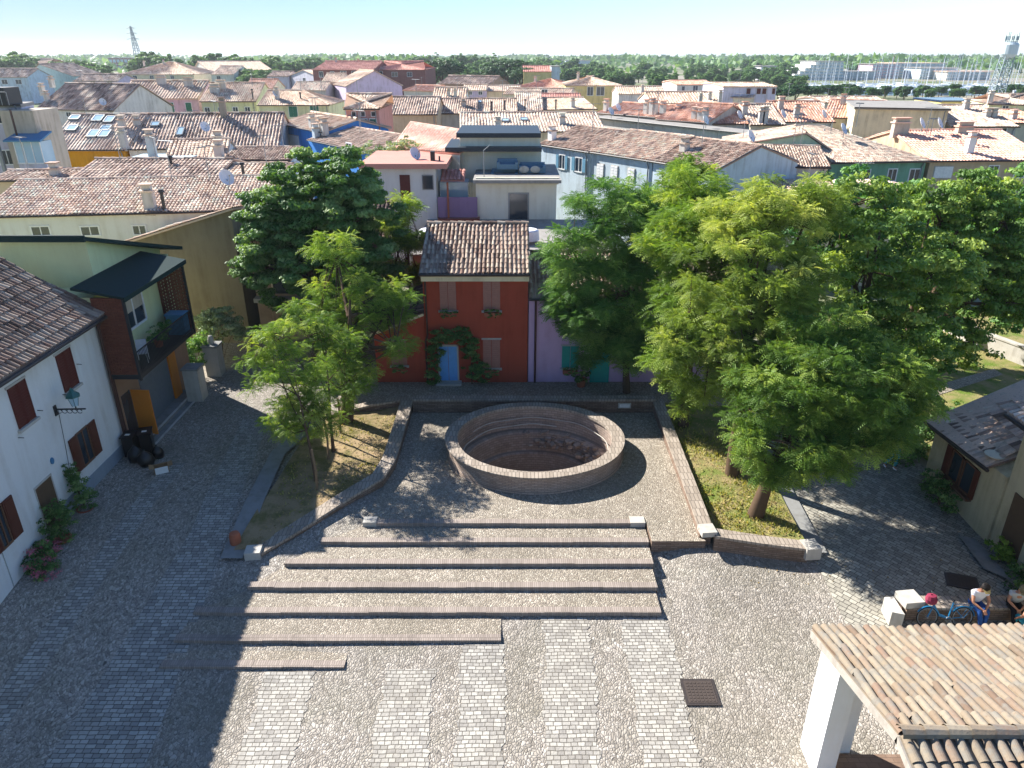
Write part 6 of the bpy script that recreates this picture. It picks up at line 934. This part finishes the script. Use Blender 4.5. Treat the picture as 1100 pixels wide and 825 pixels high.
# white upper flat with the purple screen
h = thing('terrace_house', 'white house with a flat mauve roof edge, left of the modern cream building', 'house', (-8, 55, 0)); qb(392, 181, 470, 235, Y0, 7, 'wall', 'house_white', h, -.5); qb(385, 176, 480, 181.5, Y0-.6, 8, 'roof', 'tile_red', h); f = qb(429, 188, 441.5, 216, Y0-.06, .1, 'door', 'shutter_brown', h); f = qb(453, 188, 466, 204, Y0-.06, .1, 'window', 'metal_grey', h); qb(454, 189, 465, 203, Y0-.08, .05, 'pane', 'glass', f)
qb(472, 196, 503, 213, Y0+1.5, 2, 'glazed_porch', 'glass_sky', h); qb(470, 212, 513, 235, Y0-.3, .15, 'purple_screen', 'purple_panel', h); qb(470, 235, 515, 239, Y0-.8, 2.0, 'terrace_floor', 'brick_town', h)
mb = MB(); a = Q(473, 194, Y0-.2); b = Q(499, 194, Y0-.2); tiles(mb, a, b, a+[0, 2, .5], b+[0, 2, .5], .32, .5, 4); mb.slab([a, b, b+[0, 2, .45], a+[0, 2, .45]], .06); mb.build('awning', ['tile_red'], h); qb(479.5, 196, 483, 240, Y0-.5, .25, 'post', 'terracotta', h)
qb(462, 163, 467, 177, Y0+1, .5, 'chimney', 'metal_dark', h); qb(471, 168, 473, 178, Y0+1, .2, 'flue', 'metal_dark', h); satellite(h, Q(447, 180, Y0+2), .07, .45)
mb = crown_mesh(clumps([blob(425, 160, Y0+9, 22, fz=.7), blob(400, 165, Y0+9, 14), blob(450, 165, Y0+9, 14)], 2, (.3, .5)), 22, 'broad', .22); r = thing('roof_garden_bush', 'pale leafy bush growing behind the satellite dish of the terrace house', 'bush', (-7, 64, 0)); mb.build('foliage', ['leaf_silver'], r); mb = MB(); mb.tube([(-8, 64, 0), (-8, 64, 7.5)], .15, 6); mb.build('stem', ['wood_trunk'], r)
for (px, w_, lb) in ((455+100, 30, 'white covered table on the patio behind the red house roof'), (460, 26, 'smaller white covered table on the patio, half hidden by the red house roof')):
    a = Q(px, 251, 47.5); r = thing('covered_table', lb, 'table', (a[0]+.4, 47.5, 4.72)); mb = MB(); mb.lathe([(.01, .9), (.85, .88), (.95, .8), (1.0, .2)], (0, 0), 20, 0, None, 1.1, .8); mb.build('cloth', ['cloth_white'], r, local=True); mb = MB(); mb.tube([(0, 0, 0), (0, 0, .8)], .08, 6); mb.build('leg', ['metal_grey'], r, local=True)
h = thing('patio_block', 'low flat-roofed extension with a patio on top, behind the red house', 'building', (0, 49, 0)); mb = MB(); mb.bb((-6.2, 44.5, -.5), (6.5, 54.9, 4.6)); mb.build('wall', ['w_plasterbrown'], h); mb = MB(); mb.bb((-6.3, 44.4, 4.6), (6.6, 54.9, 4.72)); mb.build('roof', ['concrete'], h)
# ------------------------------------------------------------------ far things
sheet('harbour_water', [(150, 345), (420, 345), (440, 455), (180, 455)], 2, 2, 'water', 0, lambda x, y: -.3+0*x)
protos = []
for k, (Lh, mh) in enumerate(((9, 11.5), (11, 14), (8, 10), (12, 16))):
    pass
def sailboat(Lh, mh, loc, rz):
    r = thing('sailboat', 'white sailboat with a bare mast moored in the marina', 'sailboat', loc, 'sailboats moored in the marina', rz); mb = MB(); prof = [(-.5, .72), (-.2, 1), (.15, .95), (.35, .6), (.5, .03)]; bw = Lh*.15; V = [];
    for x, k in prof: V += [(x*Lh, -bw*k, 1.0+.25*(x+.5)), (x*Lh, -bw*k*.6, -.2), (x*Lh, bw*k*.6, -.2), (x*Lh, bw*k, 1.0+.25*(x+.5))]
    F = [];
    for i in range(4): F += [(4*i+j, 4*i+4+j, 4*i+4+(j+1) % 4, 4*i+(j+1) % 4) for j in range(4)]
    mb.add(V, F+[(0, 1, 2, 3)]); mb.build('hull', ['hull_white'], r, local=True); mb = MB(); mb.prism([(-.25*Lh, -bw*.5), (.15*Lh, -bw*.4), (.15*Lh, bw*.4), (-.25*Lh, bw*.5)], 1.1, 1.65); mb.build('cabin', ['hull_white'], r, local=True); mb = MB(); mb.tube([(.08*Lh, 0, 1.0), (.08*Lh, 0, mh)], [.12, .08], 5); mb.tube([(.08*Lh, 0, 2.3), (-.38*Lh, 0, 2.2)], .16, 5); mb.tube([(.08*Lh, -.9, mh*.6), (.08*Lh, .9, mh*.6)], .04, 4); mb.build('mast', ['mast'], r, local=True); return r
bp = None; R2 = random.Random(5)
for i in range(96):
    px = 868+i*2.4+R2.uniform(-2, 2); Y = R2.uniform(360, 440); x = (px-550)/FOC*(Y*cs+16*sn); z = -.3; sc = R2.uniform(.8, 1.3)
    if bp is None: bp = sailboat(10, 13, (x, Y, z), R2.uniform(0, 6))
    else: dup(bp, (x, Y, z), R2.uniform(0, 6), scale=sc)
def far_block(label, px0, px1, yt, yb, Y, d, wall, floors, bays, name='hotel', roof='concrete', step=0, over=1.0):
    a = Q(px0, yt, Y); b = Q(px1, yb, Y); r = thing(name, label, 'building', ((a[0]+b[0])/2, Y, -.4)); H_ = a[2]+.4; W = b[0]-a[0]; fh = H_/floors
    mb = MB()
    for f in range(floors): o = step*f; mb.bb((a[0]+o*W, Y, -.4+f*fh), (b[0]-o*W*.1, Y+d, -.4+(f+1)*fh-.001))
    mb.build('wall', [wall], r)
    for f in range(floors):
        o = step*f; mb = MB(); mb.bb((a[0]+o*W-.3, Y-1.3, -.4+(f+1)*fh-.25), (b[0]-o*W*.1+.3, Y, -.4+(f+1)*fh-.02)); mb.build('balcony', ['white_paint'], r); mb = MB(); mb.bb((a[0]+o*W+.4, Y-.06, -.4+f*fh+fh*.28), (b[0]-o*W*.1-.4, Y-.001, -.4+f*fh+fh*.72))
        mb.build('window', ['glass_sky'], r); mb = MB()
        for k in range(1, bays): x = a[0]+o*W+(b[0]-o*W*.1-a[0]-o*W)*k/bays; mb.bb((x-.5, Y-.3, -.4+f*fh), (x+.5, Y-.07, -.4+(f+1)*fh-.26))
        mb.bb((a[0]+o*W+.4, Y-.2, -.4+f*fh), (b[0]-o*W*.1-.4, Y-.07, -.4+f*fh+fh*.1))
        mb.build('mullion', [wall], r)
    mb = MB(); mb.bb((a[0]+step*(floors-1)*W-over, Y-1.2, H_-.4), (b[0]+over-step*(floors-1)*W*.1, Y+d+1, H_-.1)); mb.build('roof', [roof], r); return r
far_block('white stepped terrace hotel beyond the marina', 850, 904, 66, 96, 560, 30, 'white_paint', 6, 9, step=.09)
far_block('white blue-shaded apartment block among the masts', 905, 938, 77, 96, 570, 25, 'w_paleblue', 4, 7, 'apartment_block')
far_block('pale pink hotel with a flat roof behind the masts', 938, 962, 69, 96, 600, 25, 'w_pink', 5, 5)
far_block('long white hotel with a terracotta roof line behind the masts', 963, 1010, 68, 96, 620, 30, 'w_white', 5, 10, roof='tile_terra')
far_block('wide pale blue glass-fronted hotel beyond the marina', 990, 1024, 73, 96, 580, 25, 'w_paleblue', 4, 8)
far_block('low white building with an orange roof by the water tower', 1018, 1060, 77, 96, 560, 20, 'w_white', 3, 8, 'apartment_block', 'tile_terra')
far_block('far brick-red industrial block at the left horizon', 116, 150, 62, 68, 900, 30, 'w_brickred', 2, 8, 'factory')
far_block('long far white building peeping out of the central wood', 578, 605, 64, 74, 800, 20, 'w_white', 3, 8, 'apartment_block')
far_block('far grey-blue building above the wood', 608, 634, 65, 74, 900, 20, 'w_paleblue', 3, 8, 'apartment_block')
far_block('white villa with a grey roof in the right wood', 818, 832, 71, 84, 560, 15, 'w_lavender', 3, 4, 'villa')
# water tower
Yt = 300.0; a = Q(1066, 98, Yt); top = Q(1074, 43, Yt); r = thing('water_tower', 'lattice water tower with a pale round tank, rising over the marina', 'water tower', (a[0], Yt, -.4)); hh = top[2]; mb = MB(); xb = a[0]; 
legp = lambda i, z: np.array([xb+1.5+(z/hh)*1.2+(1-.35*z/hh)*2.2*(-1 if i in (0, 3) else 1), Yt+(1-.35*z/hh)*2.2*(-1 if i < 2 else 1), z])
lv = np.linspace(-.4, hh-5, 8)
for i in range(4):
    mb.tube([legp(i, z) for z in lv], .22, 5)
    for k in range(7): mb.tube([legp(i, lv[k]), legp((i+1) % 4, lv[k+1])], .09, 4); mb.tube([legp((i+1) % 4, lv[k]), legp(i, lv[k+1])], .09, 4); mb.tube([legp(i, lv[k+1]), legp((i+1) % 4, lv[k+1])], .1, 4)
mb.build('lattice', ['steel_lattice'], r); mb = MB(); cx, cy = legp(0, hh-5)[0]+1.6, Yt; mb.lathe([(.1, -2.5), (2.3, -1.6), (2.9, -.6), (2.9, 2.6), (2.3, 3.3), (.1, 3.6)], (cx, cy), 20, 0, None, 1, 1, hh-4.2); mb.build('tank', ['tank'], r, smooth=False); mb = MB()
for k in range(9): q = k*.7; x = cx+2*math.cos(q); y = cy+2*math.sin(q); mb.tube([(x, y, hh-1.2), (x, y, hh+1.2+.8*(k % 3))], .12, 4); mb.box((x, y, hh+.6), (.45, .35, 1.4), q)
mb.tube([(cx+2*math.cos(k), cy+2*math.sin(k), hh-.6) for k in np.linspace(0, 6.28, 14)], .12, 4); mb.build('antenna', ['steel_lattice'], r)
# electricity pylon
Yp = 800.0; a = Q(150, 64, Yp); t_ = Q(145, 28, Yp); r = thing('electricity_pylon', 'lattice electricity pylon on the left horizon', 'pylon', (a[0], Yp, -.4)); hh = t_[2]; mb = MB(); lp = lambda i, z: np.array([a[0]-(z/hh)*3+(1-.9*z/hh)*4*(-1 if i in (0, 3) else 1), Yp+(1-.9*z/hh)*4*(-1 if i < 2 else 1), z]); lv = np.linspace(-.4, hh, 10)
for i in range(4):
    mb.tube([lp(i, z) for z in lv], .38, 4)
    for k in range(9): mb.tube([lp(i, lv[k]), lp((i+1) % 4, lv[k+1])], .2, 4); mb.tube([lp((i+1) % 4, lv[k]), lp(i, lv[k+1])], .2, 4)
mb.build('lattice', ['steel_lattice'], r); mb = MB(); 
for k, z in enumerate((hh*.72, hh*.84, hh*.95)): c = lp(0, z)*.5+lp(1, z)*.5; mb.tube([c+[-6+k, 0, 0], c+[0, 0, 1], c+[6-k, 0, 0]], .3, 4)
mb.build('crossarm', ['steel_lattice'], r)
mb = MB(); a = Q(956, 84, 690); mb.tube([a*[1, 1, 0], a*[1, 1, 0]+UP*(Q(957, 60, 690)[2])], [.8, .3], 6); tag(mb.build('mast_aerial', ['terracotta'], loc=a*[1, 1, 0]), 'thin reddish mast above the pink hotel', 'mast')
# trees of the tree line
def far_tree(kind, seed):
    g = random.Random(seed); r = thing('tree', 'round dark green tree standing in the tree line beyond the roofs', 'tree', (0, 0, 0), 'trees of the far tree line'); hgt = 12
    if kind == 'pine': bl = [(g.uniform(-2.5, 2.5), g.uniform(-2.5, 2.5), 9.3+g.uniform(-.8, .8), 3.0, 3.0, 1.4) for _ in range(6)]
    elif kind == 'poplar': bl = [(g.uniform(-.4, .4), g.uniform(-.4, .4), z, 1.6-abs(z-6)*.12, 1.6-abs(z-6)*.12, 2.2) for z in (3, 5, 7.5, 10)]
    else: bl = [(g.uniform(-2.6, 2.6), g.uniform(-2.6, 2.6), g.uniform(4.2, 9.3), g.uniform(1.8, 3.0), g.uniform(1.8, 3.0), g.uniform(1.6, 2.4)) for _ in range(8)]
    cl = clumps(bl, .34, (.7, 1.3), .15); mb = crown_mesh(cl, 9, 'broad', .85); mb.build('crown', ['leaf_pine' if kind == 'pine' else 'leaf_far'], r, local=True); mb = MB(); mb.tube([(0, 0, -.5), (0, 0, 4), (.2, 0, 8)], [.4, .3, .15], 6)
    for b in bl[:4]: mb.tube([(0, 0, 4), b[:3]], [.2, .06], 4)
    mb.build('trunk', ['wood_trunk'], r, local=True); return r
LBT = dict(round='round green tree standing in the tree line beyond the roofs', pine='flat-topped dark umbrella pine beyond the roofs', poplar='slim pointed tree standing up out of the far wood')
GRT = dict(round='round trees of the far tree line', pine='umbrella pines beyond the roofs', poplar='slim trees of the far wood')
PT = {k: [far_tree(k, s) for s in (1, 2, 3)[:n]] for k, n in (('round', 3), ('pine', 2), ('poplar', 1))}
used = set()
def ft(kind, px, ytop, Y, R_=R2):
    c = Q(px, ytop, Y); hgt = max(4, c[2]+.4); p = R_.choice(PT[kind]); s = hgt/(11.6 if kind != 'pine' else 10.8); loc = (c[0], Y, -.4)
    if id(p) not in used: used.add(id(p)); p.location = loc; p.scale = (s,)*3; p['label'] = LBT[kind]; p['group'] = GRT[kind]; return
    dup(p, loc, R_.uniform(0, 6.28), LBT[kind], GRT[kind], (s*R_.uniform(.9, 1.25), s*R_.uniform(.9, 1.25), s))
for px, yt, Y in [(14, 54, 430), (28, 57, 420), (5, 57, 400), (66, 61, 420), (78, 60, 430), (90, 63, 400), (100, 66, 380), (110, 68, 360), (150, 56, 420), (162, 53, 430), (172, 57, 420), (182, 61, 410), (215, 58, 430), (228, 57, 440), (240, 55, 440), (252, 57, 430), (262, 60, 420), (272, 58, 430), (281, 62, 410), (288, 59, 460), (296, 60, 450), (305, 62, 430), (315, 63, 430), (322, 61, 470), (332, 62, 480), (345, 60, 520), (358, 60, 520), (255, 72, 330), (272, 72, 330), (265, 76, 320), (282, 70, 345), (300, 70, 380)]: ft('round', px, yt, Y)
for px, yt, Y in [(474, 66, 330), (466, 69, 330), (485, 68, 330), (545, 66, 340), (553, 66, 335), (536, 70, 335), (528, 73, 320), (559, 74, 320), (800, 94, 250), (810, 92, 260), (845, 93, 250), (856, 92, 255), (870, 94, 260), (880, 93, 270), (838, 95, 245), (893, 92, 280)]: ft('pine', px, yt, Y)
R3 = random.Random(8)
for i in range(150):
    px = 395+R3.random()*470; band = R3.random(); base = np.interp(px, [395, 480, 560, 700, 760, 860], [62, 57, 60, 65, 66, 66]); yt = base+band*14+R3.uniform(-1.5, 1.5); Y = 620-band*260; 
    if 555 < px < 606 and yt > 68: continue
    ft('poplar' if R3.random() < .12 else 'round', px, yt, Y, R3)
for px, yt in [(805, 61), (815, 66), (744, 62), (752, 65), (900, 66), (915, 66), (925, 68), (932, 70), (1012, 72), (1030, 76), (1045, 74), (1075, 80), (1085, 78), (1095, 79), (1020, 85), (935, 72), (885, 66), (875, 69), (865, 67), (842, 68), (850, 70)]: ft('round' if px > 760 or px < 740 else 'poplar', px, yt, 720, R3)
for i in range(36): ft('round' if i % 3 else 'pine', 870+i*6.7+R3.uniform(-4, 4), R3.uniform(90.5, 94.5), R3.uniform(310, 340), R3)
# far woods as one mass
mb = MB(); n = 15000; Yw = rng.uniform(680, 2600, n)**1.0; xw = rng.uniform(-.85, .85, n)*Yw; hw = 7.5+3.5*np.sin(xw*.013+Yw*.004)+2.5*np.sin(xw*.041)+rng.uniform(-3.5, 2.5, n); p = np.stack([xw, Yw, np.maximum(hw, .5)], 1); broad(mb, p, unit(sphere(n)+[0, -.6, .9]), rng.uniform(5, 11, n)*(Yw/1100).clip(.8, 1.8), rng.random(n), 0, .8); tag(mb.build('woods', ['leaf_far']), 'far green woods stretching along the horizon behind the town', 'woods', kind='stuff')

# the air between here and the horizon
hz = NT('haze'); hz.t.nodes.remove(hz.b); pv = hz.n('VolumePrincipled'); pv.inputs['Color'].default_value = (.86, .93, 1, 1); pv.inputs['Density'].default_value = .00014; pv.inputs['Anisotropy'].default_value = .3; hz.l(pv.outputs[0], hz.t.nodes['Material Output'].inputs['Volume'])
mb = MB(); mb.bb((-6100, -320, -6), (6100, 8600, 60)); tag(mb.build('haze', ['haze']), 'thin pale summer haze over the town', 'haze', kind='stuff')
